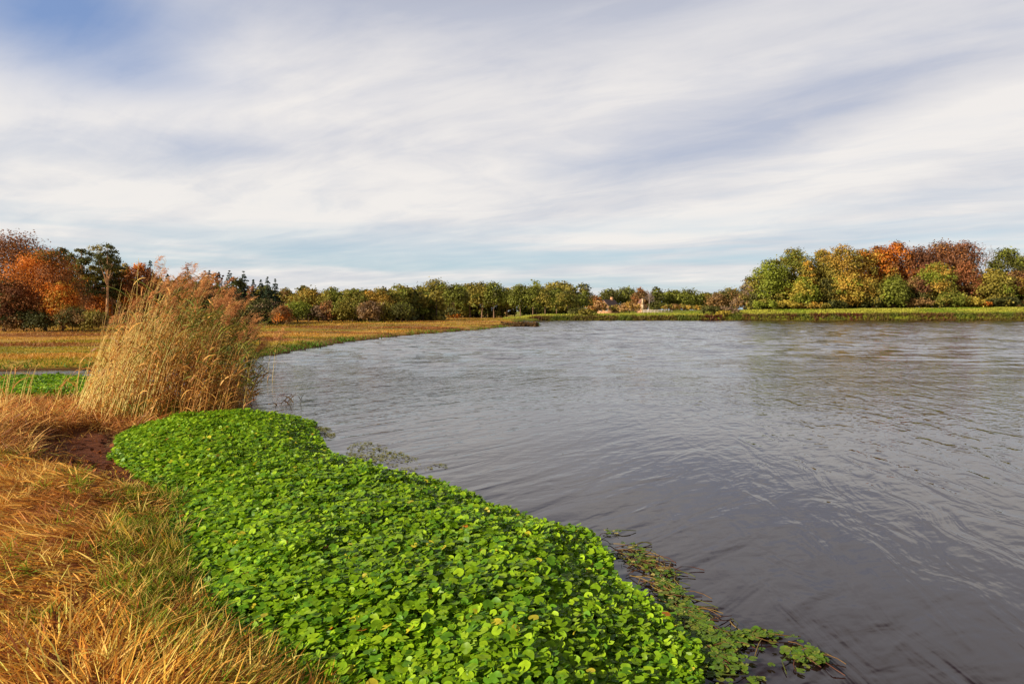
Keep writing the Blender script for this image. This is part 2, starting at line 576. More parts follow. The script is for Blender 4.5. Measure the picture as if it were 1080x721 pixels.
wo = build('lake_water', np.stack([WX.ravel(), WY.ravel(), WZ.ravel()], 1), [wf], None, M_WATER, smooth=True)
tag(wo, 'rippled grey lake water', 'water', kind='structure')

# ------------------------------------------------------------------ trees
PAL = dict(rust=(152, 94, 58), orange=(218, 128, 46), gold=(196, 152, 60), maroon=(120, 72, 58), dark=(80, 82, 42), olive=(142, 130, 56),
           green=(116, 124, 48), bright=(138, 150, 52), ochre=(178, 142, 60), brown=(138, 104, 68), mauve=(138, 112, 94), pine=(84, 90, 50),
           spruce=(62, 76, 56), red=(144, 84, 58), yellow=(188, 166, 68), pale=(192, 152, 106), deep=(58, 66, 36))
PAL = {k: lin(*c) * 1.2 for k, c in PAL.items()}
BARK, PALEBARK = lin(92, 76, 62), lin(176, 146, 112)


def pick(pal, n, jitter=.16):
    names = [p for p, _ in pal]
    wts = np.array([q for _, q in pal], float)
    i = rng.choice(len(names), n, p=wts / wts.sum())
    c = np.array([PAL[m] for m in names])[i]
    c = c + .20 * (lin(120, 110, 54) * 1.1 - c)
    return c * (1 + rng.normal(0, jitter, (n, 1))).clip(.4, 1.8)


def unit(n):
    d = rng.normal(size=(n, 3))
    return d / np.linalg.norm(d, axis=1, keepdims=True)


def leaf_cloud(geo, centres, radii, cols, nleaf, size, sub=11, upw=.5, flat=.85, spread=.36):
    """leaves gathered in clumps over each lobe"""
    wts = radii ** 2
    cnt = np.maximum(8, nleaf * wts / wts.sum()).astype(int)
    for c, r, k, n in zip(centres, radii, cols, cnt):
        d = unit(sub)
        d[:, 2] = np.where(d[:, 2] < -.35, -d[:, 2], d[:, 2])
        sc = c + d * r * rng.uniform(.55, .95, (sub, 1)) * np.array([1, 1, flat])
        tint = 1 + rng.normal(0, .16, (sub, 1))
        i = rng.integers(0, sub, n)
        off = rng.normal(size=(n, 3)) * r * spread * np.array([.8, .8, .55])
        P = sc[i] + off
        N = (P - c) / max(r, 1e-3) + rng.normal(size=(n, 3)) * .7 + np.array([0, 0, upw])
        C = (k * tint[i] * (1 + rng.normal(0, .14, (n, 1)))).clip(.004, .9)
        V, f, CC = cards(P, N, size * rng.uniform(.7, 1.35, n), C)
        geo.add(V, f4=f, c=CC)


def limbs(geo, h, r0, targets, lean=(0, 0), col=BARK, top=.85, sides=6):
    n = 7
    t = np.linspace(0, 1, n)
    bx, by = rng.normal(0, .015 * h, 2)
    pts = np.stack([lean[0] * t + bx * np.sin(t * 3.0), lean[1] * t + by * np.sin(t * 2.6), t * h * top - .25 * (t == 0)], 1)
    rad = r0 * (1 - .82 * t) * (1 + .35 * (t == 0))
    geo.tube(pts, rad, sides, col)
    for T in targets:
        f = np.clip((T[2] / (h * top)) * rng.uniform(.5, .8), .12, .9)
        base = np.array([np.interp(f, t, pts[:, i]) for i in range(3)])
        q = np.linspace(0, 1, 4)[:, None]
        mid = base + (T - base) * q
        mid[1:3, 2] += np.linalg.norm(T - base) * np.array([-.05, .03])
        mid[1:3, :2] += rng.normal(0, .03 * h * .3, (2, 2))
        rr = np.interp(f, t, rad) * .55
        geo.tube(mid, rr * np.array([1, .72, .48, .2]), max(4, sides - 2), col)


def broadleaf(name, px, top, wpx, Y, pal, label, group, cb=.15, dens=1.0, bark=BARK, cat='tree', thin=0.0, tops=None):
    x = x_at(px, Y)
    gz = float(ground(np.array([x]), np.array([Y]))[0])
    h = max(.8, z_at(top, Y) - gz)
    wd = wpx * (1.34 if cat == 'tree' else 1.5) / F * Y
    root = thing(name, (x, Y, gz), label, cat, group)
    ppm = F / Y
    leaf = max(1.6 / ppm, .05)
    hz = h * (1 - cb)
    # lobes: a column of rings whose radius follows the crown outline
    nl = int(np.clip(12 + 24 * (hz / max(wd, .1)) ** .6, 16, 46))
    q = (np.arange(nl) + rng.uniform(.1, .9, nl)) / nl
    prof = np.sin(np.clip(q * .80 + .18, 0, 1) * math.pi) ** .5
    lr = wd * rng.uniform(.13, .25, nl) * (.65 + .35 * prof)
    lr = np.minimum(lr, hz * .34)
    ang = np.arange(nl) * 2.399 + rng.uniform(0, 1, nl)
    rad = np.maximum(0, wd * .5 * prof - lr * .85) * np.sqrt(rng.uniform(.35, 1, nl))
    z = h * cb + lr * .7 + q * np.maximum(0, hz - lr * 1.55)
    cen = np.stack([np.cos(ang) * rad, np.sin(ang) * rad * .9, z], 1)
    area = wd * ppm * hz * ppm
    n = int(np.clip(area * 3.3 * dens, 600, 18000))
    cols = pick(tops or pal, nl, .10)
    if tops:
        lo = pick(pal, nl, .10)
        cols = np.where((q > .6)[:, None], cols, lo)
    g1, g2 = Geo(), Geo()
    leaf_cloud(g1, cen, lr, cols, n, leaf, sub=14, spread=.38 + .1 * thin)
    limbs(g2, h, max(.10, min(.34, h * .018)) * (1 if cat == 'tree' else .4), cen[rng.permutation(nl)[:9]], col=bark, top=.8)
    g2.build('trunk', M_BARK, root, True)
    g1.build('crown', M_LEAF, root)
    return root


def pine(px, top, wpx, Y, label, group, crown=.42, bark=lin(150, 112, 84), lean=0.0):
    x = x_at(px, Y)
    gz = float(ground(np.array([x]), np.array([Y]))[0])
    h = z_at(top, Y) - gz
    wd = wpx / F * Y
    root = thing('pine_tree', (x, Y, gz), label, 'tree', group)
    nl = 15
    q = (np.arange(nl) + .5) / nl
    zr = h * (1 - crown) + q * h * crown * .93
    prof = np.where(q > .85, .35, .55 + .45 * np.sin(q * 3.0))
    ang = np.arange(nl) * 2.399 + rng.uniform(0, .6, nl)
    rad = wd * .42 * prof * rng.uniform(.45, 1, nl)
    cen = np.stack([np.cos(ang) * rad + lean * zr / h, np.sin(ang) * rad, zr], 1)
    lr = wd * rng.uniform(.16, .24, nl) * np.where(q > .85, .8, 1)
    cols = pick([('pine', 3), ('dark', 2), ('olive', .7)], nl, .1)
    g1, g2 = Geo(), Geo()
    leaf_cloud(g1, cen, lr, cols, int(np.clip(wpx * h * crown * F / Y * 3.2, 1500, 9000)), 1.6 * Y / F, sub=8, flat=.45, spread=.34, upw=.8)
    limbs(g2, h, .17, cen[::1], lean=(lean, 0), col=bark, top=.95)
    g2.build('trunk', M_BARK, root, True)
    g1.build('crown', M_LEAF, root)


def spruce(px, top, wpx, Y, label, group):
    x = x_at(px, Y)
    gz = float(ground(np.array([x]), np.array([Y]))[0])
    h = z_at(top, Y) - gz
    wd = wpx * 1.8 / F * Y
    root = thing('spruce_tree', (x, Y, gz), label, 'tree', group)
    g1, g2 = Geo(), Geo()
    tiers = int(h / .27)
    P, N, C = [], [], []
    leaf = 1.35 * Y / F
    for i in range(tiers):
        t = (i + .6) / tiers
        z = h * (.08 + .92 * t) + rng.normal(0, .08)
        r = wd * .5 * (1 - t) ** .8 * rng.uniform(.6, 1.2) + .05
        nb = max(4, int(8 * (1 - t) + 3))
        for b_ in range(nb):
            a = b_ / nb * 2 * math.pi + i * 1.3 + rng.uniform(-.3, .3)
            L = r * rng.uniform(.65, 1.15)
            if rng.uniform() < .12: continue
            m = max(5, int(L / leaf * 7))
            s = np.sqrt(rng.uniform(.02, 1, m))
            lat = rng.normal(0, .10 * L + .03, m) * (1.1 - s)
            px_ = np.cos(a) * s * L - np.sin(a) * lat
            py_ = np.sin(a) * s * L + np.cos(a) * lat
            pz_ = z - .38 * s * L + .10 * (s ** 3) * L + rng.normal(0, .05, m)
            P.append(np.stack([px_, py_, pz_], 1))
            N.append(np.stack([np.full(m, np.cos(a) * .5), np.full(m, np.sin(a) * .5), np.ones(m)], 1) + rng.normal(0, .5, (m, 3)))
            C.append(PAL['spruce'] * (rng.uniform(.7, 1.3) + rng.normal(0, .1, (m, 1))).clip(.3, 2))
    V, f, CC = cards(np.concatenate(P), np.concatenate(N), leaf * 1.1, np.concatenate(C))
    g1.add(V, f4=f, c=CC)
    g2.tube([(0, 0, -.2), (0.02, 0, h * .5), (0, .02, h * .99)], [.16, .09, .015], 6, BARK)
    g2.build('trunk', M_BARK, root, True)
    g1.build('crown', M_LEAF, root)


def bare_tree(px, top, wpx, Y, label, group, col=lin(120, 98, 86)):
    x = x_at(px, Y)
    gz = float(ground(np.array([x]), np.array([Y]))[0])
    h = z_at(top, Y) - gz
    wd = wpx / F * Y
    root = thing('bare_tree', (x, Y, gz), label, 'tree', group)
    g1, g2 = Geo(), Geo()
    t = np.linspace(0, 1, 7)
    tr = np.stack([.3 * np.sin(t * 2.5), .2 * np.sin(t * 3), t * h * .72], 1)
    tr[0, 2] = -.3
    g2.tube(tr, .26 * (1 - .75 * t), 6, col)

    def branch(p, d, L, r, depth):
        pts = [p]
        for _ in range(3):
            d = d + rng.normal(0, .16, 3) + np.array([0, 0, .06])
            d /= np.linalg.norm(d)
            pts.append(pts[-1] + d * L / 3)
        (g2 if depth == 0 else g1).tube(pts, r * np.array([1, .8, .6, .4]), 4 if depth < 2 else 3, col)
        if depth < 3:
            for _ in range(4 if depth < 2 else 5):
                k = rng.integers(1, 4)
                d2 = d + rng.normal(0, .62, 3)
                branch(pts[k], d2 / np.linalg.norm(d2), L * rng.uniform(.48, .7), max(r * .5, .02), depth + 1)
    for i in range(9):
        f = rng.uniform(.45, 1)
        p = np.array([np.interp(f, t, tr[:, k]) for k in range(3)])
        a = i * 2.4
        up = .6 + 1.2 * (f - .45)
        d = np.array([math.cos(a), math.sin(a), up])
        branch(p, d / np.linalg.norm(d), min(wd * .38, h * .3) * rng.uniform(.8, 1.1), .1, 0)
    g2.build('trunk', M_BARK, root, True)
    g1.build('crown', M_BARK, root)


LW = 'trees at the left edge of the meadow'
# left wood, beyond the meadow
broadleaf('broadleaf_tree', 14, 243, 76, 67, [('rust', 3), ('maroon', 2), ('brown', 1)], 'tall rust red tree with thin see-through top at the far left edge', LW, cb=.25, dens=.62, thin=.6)
broadleaf('broadleaf_tree', 48, 261, 70, 62, [('orange', 4), ('rust', 3), ('gold', 1), ('dark', 1)], 'wide fiery orange tree with boughs to the ground beside dark pines', LW, cb=.06, dens=1.0)
broadleaf('broadleaf_tree', 4, 290, 52, 60, [('maroon', 3), ('rust', 2), ('brown', 1), ('dark', 1)], 'low dark maroon tree under the thin-topped rust red tree', LW, cb=.05)
broadleaf('broadleaf_tree', 66, 296, 30, 60.5, [('orange', 3), ('gold', 2)], 'small golden orange tree in front of the wide fiery orange one', LW, cb=.05)
for px, top, wd, pal, lab in ((6, 331, 34, 'deep', 'dark green bush at the foot of the low maroon tree'),
                              (36, 327, 34, 'deep', 'dark green bush under the middle of the fiery orange tree'),
                              (76, 323, 26, 'dark', 'dark green bush between the orange tree and the pine trunks'),
                              (98, 326, 26, 'olive', 'olive bush at the foot of the pale pine trunk')):
    broadleaf('bush', px, top, wd, 59.5, [(pal, 3), ('brown', 1)], lab, 'bushes at the edge of the left wood', cb=.0, cat='bush')
pine(67, 259, 32, 76, 'dark pine nearest the wide fiery orange tree', LW, .55)
pine(89, 259, 30, 75, 'bushy pine standing left of the tall pale trunked pine', LW, .6)
pine(112, 257, 30, 73, 'tallest pine with long bare pale trunk and flat top', LW, .34, lin(206, 160, 118), .35)
pine(126, 277, 28, 80, 'squat pine right of the tall pale trunked pine', LW, .6)
pine(118, 268, 26, 79, 'middling pine just right of the tall pale trunk, behind it', LW, .6)
pine(78, 268, 26, 80, 'dense pine filling the gap left of the bushy pine', LW, .65)
pine(100, 279, 22, 82, 'short pine seen between the two taller pines', LW, .5)
broadleaf('broadleaf_tree', 104, 310, 24, 78, [('orange', 2), ('rust', 3)], 'low orange tree glowing between the pine trunks', LW, cb=.05)
broadleaf('broadleaf_tree', 92, 305, 30, 84, [('maroon', 3), ('brown', 2)], 'dull maroon tree in the shade behind the pine trunks', LW, cb=.0)
broadleaf('broadleaf_tree', 124, 300, 30, 84, [('brown', 3), ('maroon', 2), ('olive', 1)], 'brown tree behind the left edge of the reeds', LW, cb=.0)
broadleaf('broadleaf_tree', 149, 276, 34, 80, [('orange', 2), ('rust', 3), ('red', 2)], 'orange red tree whose top shows over the reeds', LW, cb=.2)
broadleaf('broadleaf_tree', 134, 277, 16, 83, [('ochre', 3), ('olive', 2)], 'ochre tree between the squat pine and the orange red top', LW, cb=.2)
broadleaf('broadleaf_tree', 182, 296, 44, 84, [('dark', 3), ('brown', 2)], 'dark bushy tree hidden behind the reed stems', LW, cb=.0)
SG = 'spruces rising behind the reeds'
for px, top, wd, lab in ((160, 274, 18, 'dark spruce top right of the orange red tree over the reeds'),
                         (178, 288, 20, 'spruce mostly hidden by the orange reed plumes'),
                         (199, 282, 22, 'spruce showing through the dip between two reed plume masses'),
                         (222, 285, 17, 'spruce directly above the right shoulder of the reeds'),
                         (232, 287, 16, 'slim spruce just left of the broad bushy spruce'),
                         (243, 285, 22, 'broad bushy spruce beyond the right side of the reeds'),
                         (258, 286, 22, 'broadest spruce, its top clear of the reed plumes'),
                         (268, 294, 12, 'short thin spruce right of the broadest spruce'),
                         (276, 295, 13, 'short spruce in the middle of the right hand five'),
                         (283, 291, 14, 'taller pointed spruce second from the end of the row'),
                         (291, 294, 14, 'last spruce of the row, next to the ochre broadleaves')):
    spruce(px, top, wd, 95 + (px * 7) % 9, lab, SG)
for px, top, wd, pal, lab in ((212, 306, 40, 'dark', 'dark tree under the spruces just right of the reeds'),
                              (246, 312, 34, 'brown', 'brownish tree under the broad bushy spruce'),
                              (276, 314, 34, 'deep', 'deep green tree below the short spruces')):
    broadleaf('broadleaf_tree', px, top, wd, 92, [(pal, 3), ('dark', 1), ('mauve', 1)], lab, 'low trees under the spruces', cb=.0)
broadleaf('bush', 298, 321, 18, 84, [('orange', 1), ('brown', 3), ('rust', 1)], 'round russet bush at the right end of the spruces', 'bushes along the middle wood', cb=.0, cat='bush')
# middle wood
MW = 'broadleaves of the middle wood'
for px, top, wd, pal, lab in ((301, 303, 20, (('brown', 2), ('olive', 2)), 'brownish round tree touching the last spruce'),
                              (326, 303, 32, (('ochre', 2), ('olive', 3)), 'wide ochre olive crown right of the spruces'),
                              (350, 302, 26, (('green', 2), ('olive', 3)), 'domed olive green crown, highest of the middle wood'),
                              (372, 304, 28, (('green', 3), ('olive', 2)), 'fresh green crown right of the domed olive one'),
                              (388, 306, 18, (('olive', 2), ('orange', 1), ('ochre', 1)), 'narrow olive tree flecked with orange'),
                              (399, 303, 28, (('ochre', 3), ('olive', 2)), 'yellowish olive crown right of the orange flecked tree'),
                              (417, 306, 24, (('green', 2), ('olive', 2)), 'green tree left of the even tree row, under its level'),
                              (431, 304, 22, (('green', 2), ('dark', 1)), 'dark green tree touching the left end of the even tree row')):
    broadleaf('broadleaf_tree', px, top, wd, 118 + (px * 5) % 11, list(pal), lab, MW, cb=.2)
for px, top, wd, pal, lab in ((314, 317, 34, (('bright', 3), ('green', 1)), 'low bright green tree at the left of the middle wood front'),
                              (336, 321, 24, (('mauve', 3), ('olive', 1)), 'low mauve brown tree right of the bright green one'),
                              (346, 317, 20, (('rust', 1), ('brown', 2)), 'low russet brown tree under the domed olive crown'),
                              (361, 315, 26, (('olive', 2), ('green', 2)), 'low olive tree right of the russet brown one'),
                              (378, 320, 24, (('dark', 2), ('olive', 2)), 'low dull green tree below the fresh green crown'),
                              (390, 316, 22, (('mauve', 2), ('brown', 2)), 'low mauve tree under the orange flecked crown'),
                              (406, 317, 24, (('olive', 3), ('mauve', 1)), 'low olive tree with greyish twigs under the yellowish crown'),
                              (424, 318, 26, (('green', 2), ('dark', 2)), 'low dark green tree at the right of the middle wood front')):
    broadleaf('broadleaf_tree', px, top, wd, 108 + (px * 3) % 5, list(pal), lab, 'low trees along the front of the middle wood', cb=.0)
# the even row with visible trunks
RW = 'even tree row beyond the spit'
for px, top, wd, pal, lab in ((459, 294, 34, 'olive', 'tallest domed tree, at the left end of the even row'),
                              (444, 304, 24, 'green', 'small crowned tree tucked against the tallest domed tree'),
                              (480, 298, 24, 'green', 'row tree just right of the tallest domed one'),
                              (496, 298, 22, 'olive', 'row tree with light gap beneath, left of the broad topped pair'),
                              (508, 296, 24, 'olive', 'left tree of the broad topped pair in mid row'),
                              (521, 296, 24, 'green', 'right tree of the broad topped pair in mid row'),
                              (535, 303, 18, 'olive', 'lower tree filling the notch in mid row'),
                              (549, 299, 24, 'green', 'taller tree just right of the mid row notch'),
                              (562, 301, 20, 'green', 'slightly lower tree beside the one right of the notch'),
                              (575, 304, 20, 'olive', 'fourth tree from the water end of the even row'),
                              (587, 305, 20, 'green', 'third tree from the water end of the even row'),
                              (599, 305, 22, 'olive', 'second tree from the water end of the even row'),
                              (611, 310, 18, 'green', 'last and lowest tree at the water end of the row')):
    broadleaf('broadleaf_tree', px, top, wd, 165 + (px * 7) % 23, [(pal, 3), ('dark', 1), ('green', 1)], lab, RW, cb=.24, bark=lin(130, 104, 84))
for px, top, wd, pal, lab in ((437, 322, 16, 'brown', 'reddish bush at the left foot of the even row'),
                              (474, 324, 20, 'dark', 'dark bush under the row tree beside the tallest one'),
                              (479, 328, 12, 'orange', 'small orange bush below the even row'),
                              (612, 324, 20, 'dark', 'dark bush under the last row tree by the water')):
    broadleaf('bush', px, top, wd, 160, [(pal, 1)], lab, 'bushes under the even row', cb=.0, cat='bush')
# centre, round the cottages
CG = 'trees round the far cottages'
for px, top, wd, Y, pal, cb, lab in ((625, 310, 18, 262, (('rust', 2), ('brown', 2)), .1, 'russet tree behind the pale orange tree left of the cottage'),
                                     (629, 316, 20, 215, (('pale', 3), ('orange', 1), ('ochre', 1)), .0, 'pale orange tree left of the brick cottage'),
                                     (642, 304, 22, 268, (('green', 2), ('dark', 2)), .15, 'dark green tree straight above the cottage roof'),
                                     (660, 302, 30, 275, (('green', 2), ('dark', 2)), .15, 'widest dark green tree between cottage and russet tree'),
                                     (675, 303, 17, 262, (('brown', 2), ('rust', 1)), .0, 'tall russet brown tree behind the white chimney gable'),
                                     (692, 302, 14, 262, (('dark', 3), ('green', 1)), .1, 'narrow dark green tree right of the bare tree'),
                                     (709, 305, 26, 270, (('green', 2), ('dark', 2)), .1, 'dark green tree above the white rail fence'),
                                     (726, 304, 28, 266, (('green', 2), ('dark', 1)), .1, 'broad green tree right of the white rail fence'),
                                     (743, 309, 22, 270, (('olive', 2), ('ochre', 1)), .1, 'olive tree right of the broad green tree'),
                                     (664, 318, 20, 214, (('pale', 3), ('ochre', 2)), .0, 'pale straw coloured tree between cottage and white gable'),
                                     (652, 321, 18, 218, (('brown', 2), ('olive', 1)), .0, 'brown low tree at the cottage right corner'),
                                     (693, 317, 16, 250, (('dark', 2), ('green', 2)), .0, 'low green tree behind the left end of the white fence'),
                                     (712, 320, 26, 244, (('olive', 2), ('ochre', 1), ('brown', 1)), .0, 'low olive tree behind the middle of the white fence'),
                                     (734, 322, 20, 240, (('ochre', 2), ('olive', 2)), .0, 'low ochre tree beyond the right end of the white fence'),
                                     (757, 309, 20, 212, (('brown', 3), ('mauve', 1)), .0, 'brown tree at the left of the dark pair before the big wood'),
                                     (770, 303, 32, 215, (('dark', 2), ('olive', 1), ('brown', 1)), .0, 'dark green brown tree at the left of the big right wood'),
                                     (785, 309, 22, 190, (('mauve', 2), ('brown', 2)), .0, 'mauve brown tree at the left foot of the big wood')):
    broadleaf('broadleaf_tree', px, top, wd, Y, list(pal), lab, CG, cb=cb)
bare_tree(684, 303, 12, 258, 'leafless pale tree between russet tree and narrow dark green tree', CG, lin(150, 132, 126))
for px, top, wd, pal, lab in ((750, 322, 20, 'dark', 'dark bush on the bank left of the big wood'),
                              (766, 323, 20, 'mauve', 'mauve bush on the bank under the dark green brown tree'),
                              (763, 327, 12, 'yellow', 'small yellow bush low on the far bank'),
                              (618, 325, 14, 'olive', 'olive bush left of the pale orange tree')):
    broadleaf('bush', px, top, wd, 153.2 if top > 326 else 158, [(pal, 2)], lab, 'bushes on the far bank', cb=.0, cat='bush')
# right wood
RG = 'trees of the big right wood'
for px, top, wd, Y, pal, cb, lab in ((793, 289, 22, 176, (('dark', 2), ('mauve', 1), ('olive', 1)), .1, 'dark sparse tree at the left end of the big wood'),
                                     (812, 272, 38, 172, (('olive', 2), ('bright', 2), ('dark', 1)), .06, 'green yellow tree stepping up at the left of the big wood'),
                                     (836, 260, 38, 176, (('olive', 2), ('green', 2), ('yellow', 1)), .1, 'tall green yellow tree forming the first peak of the wood'),
                                     (851, 275, 16, 170, (('gold', 3), ('yellow', 1), ('olive', 1)), .2, 'slim golden tree between the first two green peaks'),
                                     (866, 262, 26, 178, (('olive', 3), ('ochre', 1)), .15, 'olive tree in the dip right of the slim golden tree'),
                                     (886, 257, 42, 174, (('olive', 3), ('ochre', 2)), .1, 'broad olive tree forming the second peak of the wood'),
                                     (908, 262, 30, 176, (('ochre', 3), ('olive', 1), ('orange', 1)), .1, 'ochre tree between olive peak and orange crowns'),
                                     (925, 258, 32, 178, (('orange', 2), ('rust', 2), ('ochre', 1)), .2, 'orange crown right of the ochre tree'),
                                     (944, 254, 32, 180, (('rust', 3), ('orange', 2)), .3, 'domed rust orange crown above the bright green young tree'),
                                     (967, 260, 30, 178, (('red', 2), ('maroon', 2), ('rust', 1)), .25, 'dark red crown right of the domed rust orange one'),
                                     (991, 254, 46, 182, (('maroon', 2), ('rust', 2), ('brown', 1)), .3, 'broad maroon crown with see-through top edge'),
                                     (1014, 253, 30, 186, (('red', 2), ('maroon', 2)), .5, 'thin red flat topped crown left of the bare tree'),
                                     (1019, 276, 28, 172, (('red', 3), ('rust', 1), ('brown', 1)), .15, 'red tree below the thin flat topped crown'),
                                     (1060, 260, 32, 176, (('dark', 2), ('green', 2)), .2, 'dark green crown right of the bare tree'),
                                     (1046, 283, 34, 170, (('bright', 2), ('olive', 2), ('yellow', 1)), .08, 'yellow green tree beneath the bare tree'),
                                     (1084, 268, 30, 178, (('olive', 2), ('ochre', 1)), .2, 'olive tree cut by the right edge of the photo'),
                                     (1070, 284, 26, 172, (('brown', 2), ('maroon', 1), ('ochre', 1)), .3, 'brown red tree near the right edge, thin trunks below'),
                                     (986, 276, 34, 170, (('bright', 2), ('ochre', 1), ('olive', 1)), .05, 'yellow green tree in front of the broad maroon crown'),
                                     (966, 290, 24, 170, (('dark', 2), ('brown', 1), ('maroon', 1)), .0, 'dark brown green tree right of the bright green young tree'),
                                     (941, 290, 28, 167, (('green', 3), ('bright', 1)), .0, 'bright green young tree at the front of the right wood'),
                                     (916, 292, 28, 169, (('olive', 2), ('ochre', 1)), .0, 'low olive tree left of the bright green young tree'),
                                     (893, 286, 30, 168, (('bright', 1), ('ochre', 2), ('yellow', 1)), .05, 'low yellow ochre tree under the broad olive peak'),
                                     (868, 292, 24, 170, (('dark', 2), ('olive', 1)), .0, 'low dark tree in the gap under the slim golden tree'),
                                     (846, 291, 26, 168, (('bright', 2), ('yellow', 1)), .0, 'low yellow green tree under the first peak')):
    broadleaf('broadleaf_tree', px, top, wd, Y, list(pal), lab, RG, cb=cb, thin=.5 if 'thin' in lab or 'see-through' in lab else 0, dens=.6 if 'thin red' in lab else 1)
bare_tree(1037, 254, 36, 184, 'leafless grey tree with fine twigs above the right wood', RG)
for px, top, wd, Y, pal, lab in ((806, 315, 22, 167, 'bright', 'yellow green bush at the left foot of the big wood'),
                                 (828, 316, 20, 167, 'yellow', 'yellow bush under the first green yellow peak'),
                                 (858, 318, 24, 166.5, 'ochre', 'ochre bush in front of the low dark tree'),
                                 (881, 315, 18, 167, 'deep', 'deep green bush below the low yellow ochre tree'),
                                 (920, 311, 20, 167, 'deep', 'dark bush left of the bright green young tree'),
                                 (968, 314, 22, 166.5, 'brown', 'brown bush right of the bright green young tree'),
                                 (1001, 305, 26, 166.5, 'green', 'round dark green bush at the foot of the maroon crown'),
                                 (1024, 312, 18, 166, 'yellow', 'vivid yellow bush right of the round dark green bush'),
                                 (1036, 316, 12, 166.5, 'orange', 'small orange bush beside the vivid yellow one'),
                                 (1057, 312, 24, 167, 'deep', 'dark bush under the yellow green tree near the right edge')):
    broadleaf('bush', px, top, wd, Y, [(pal, 3), ('olive', 1)], lab, 'bushes along the foot of the right wood', cb=.0, cat='bush')

# the wood continues behind what can be told apart: a shadowy mass of foliage and stems
def woods(label, x0, x1, y0, y1, n, hgt, pals, pxmin=-1e9):
    g = Geo()
    for i in range(n):
        x, y = rng.uniform(x0, x1), rng.uniform(y0, y1)
        if CX + F * x / y < pxmin:
            continue
        h = hgt * rng.uniform(.6, 1.0)
        z0 = float(ground(np.array([x]), np.array([y]))[0])
        k = 7
        cen = np.stack([x + rng.normal(0, h * .16, k), y + rng.normal(0, h * .16, k), z0 + h * rng.uniform(.04, .85, k)], 1)
        leaf_cloud(g, cen, h * rng.uniform(.13, .2, k), pick(pals, k), 500, .55, sub=8)
        g.tube([(x, y, z0 - .2), (x, y, z0 + h * .8)], [.16, .05], 4, BARK)
    tag(g.build('woodland', M_LEAF), label, 'woodland', kind='stuff')


woods('dark woodland filling in behind the big right wood', 52, 170, 182, 205, 120, 12.0, [('dark', 2), ('brown', 1), ('deep', 1)], 815)
woods('low undergrowth along the foot of the big right wood', 54, 150, 167.5, 176, 220, 2.8, [('dark', 2), ('brown', 1), ('olive', 1), ('ochre', .5)], 790)
woods('dark woodland behind the spruces and the middle wood', -68, -14, 126, 140, 110, 6.8, [('dark', 2), ('green', 1), ('olive', 2)])
woods('shaded woodland behind the pines and the orange tree', -82, -40, 86, 102, 60, 7.2, [('dark', 2), ('brown', 1), ('maroon', 1)])
woods('distant woodland beyond the cottages', 8, 110, 280, 320, 80, 9.5, [('dark', 2), ('green', 1), ('olive', 1)])

woods('dim woodland seen between the trunks of the even row', -34, 20, 192, 206, 110, 10.2, [('dark', 1), ('olive', 2), ('green', 2)])

woods('dusky spruce wood filling in below the spruce tops', -60, -41, 101, 110, 60, 5.2, [('spruce', 3), ('dark', 1), ('deep', 2)])
woods('mixed autumn foliage knitting the right wood together', 58, 150, 172, 180, 70, 8.5, [('olive', 3), ('dark', 2), ('brown', 1), ('ochre', 1)], 800)

# ------------------------------------------------------------------ cottages and fence beyond the far bank
def gz(x, y):
    return float(ground(np.array([x]), np.array([y]))[0])


def wall_col(c):
    return lin(*c)


def cottage(px, Y, wid, dep, eave, ridge, rot, wallc, roofc, label, wins, chim=True):
    x = x_at(px, Y)
    root = thing('cottage', (x, Y, gz(x, Y)), label, 'cottage', 'cottages across the lake')
    root.rotation_euler = (0, 0, rot)
    g = Geo()
    hw, hd = wid / 2, dep / 2
    V = []
    for y in (-hd, hd):
        V += [(-hw, y, -.3), (hw, y, -.3), (hw, y, eave), (0, y, ridge), (-hw, y, eave)]
    g.add(V, f4=[(1, 6, 7, 2), (9, 5, 0, 4), (0, 1, 2, 4), (6, 5, 9, 7)], f3=[(2, 3, 4), (7, 9, 8)], c=wall_col(wallc))
    g.build('wall', M_WALL, root)
    g = Geo()
    s = (ridge - eave) / hw
    o = .45
    for sg in (-1, 1):
        a = np.array([(0, -hd - o, ridge + .06), (0, hd + o, ridge + .06), (sg * (hw + o), hd + o, eave - s * o + .06), (sg * (hw + o), -hd - o, eave - s * o + .06)])
        b_ = a + np.array([0, 0, .2])
        g.add(np.concatenate([a, b_]), f4=[(0, 1, 2, 3), (4, 5, 6, 7), (0, 3, 7, 4), (1, 2, 6, 5), (2, 3, 7, 6)], c=lin(*roofc))
    rf = g.build('roof', M_ROOF, root)
    if chim:
        c = Geo()
        c.box((-.4, hd * .45, ridge - .6), (.4, hd * .45 + .8, ridge + 1.1), lin(*wallc))
        c.build('chimney', M_WALL, rf)
    for (wx, wz, ww, wh) in wins:
        f = Geo()
        for lo, hi in (((wx - ww / 2, -hd - .06, wz), (wx - ww / 2 + .1, -hd - .003, wz + wh)), ((wx + ww / 2 - .1, -hd - .06, wz), (wx + ww / 2, -hd - .003, wz + wh)),
                       ((wx - ww / 2 + .1, -hd - .06, wz), (wx + ww / 2 - .1, -hd - .003, wz + .1)), ((wx - ww / 2 + .1, -hd - .06, wz + wh - .1), (wx + ww / 2 - .1, -hd - .003, wz + wh))):
            f.box(lo, hi, lin(225, 220, 210))
        fr = f.build('window', M_PAINT, root)
        p = Geo()
        p.box((wx - ww / 2 + .1, -hd - .03, wz + .1), (wx + ww / 2 - .1, -hd - .004, wz + wh - .1), lin(50, 52, 58))
        p.build('pane', M_GLASS, fr)
    return root


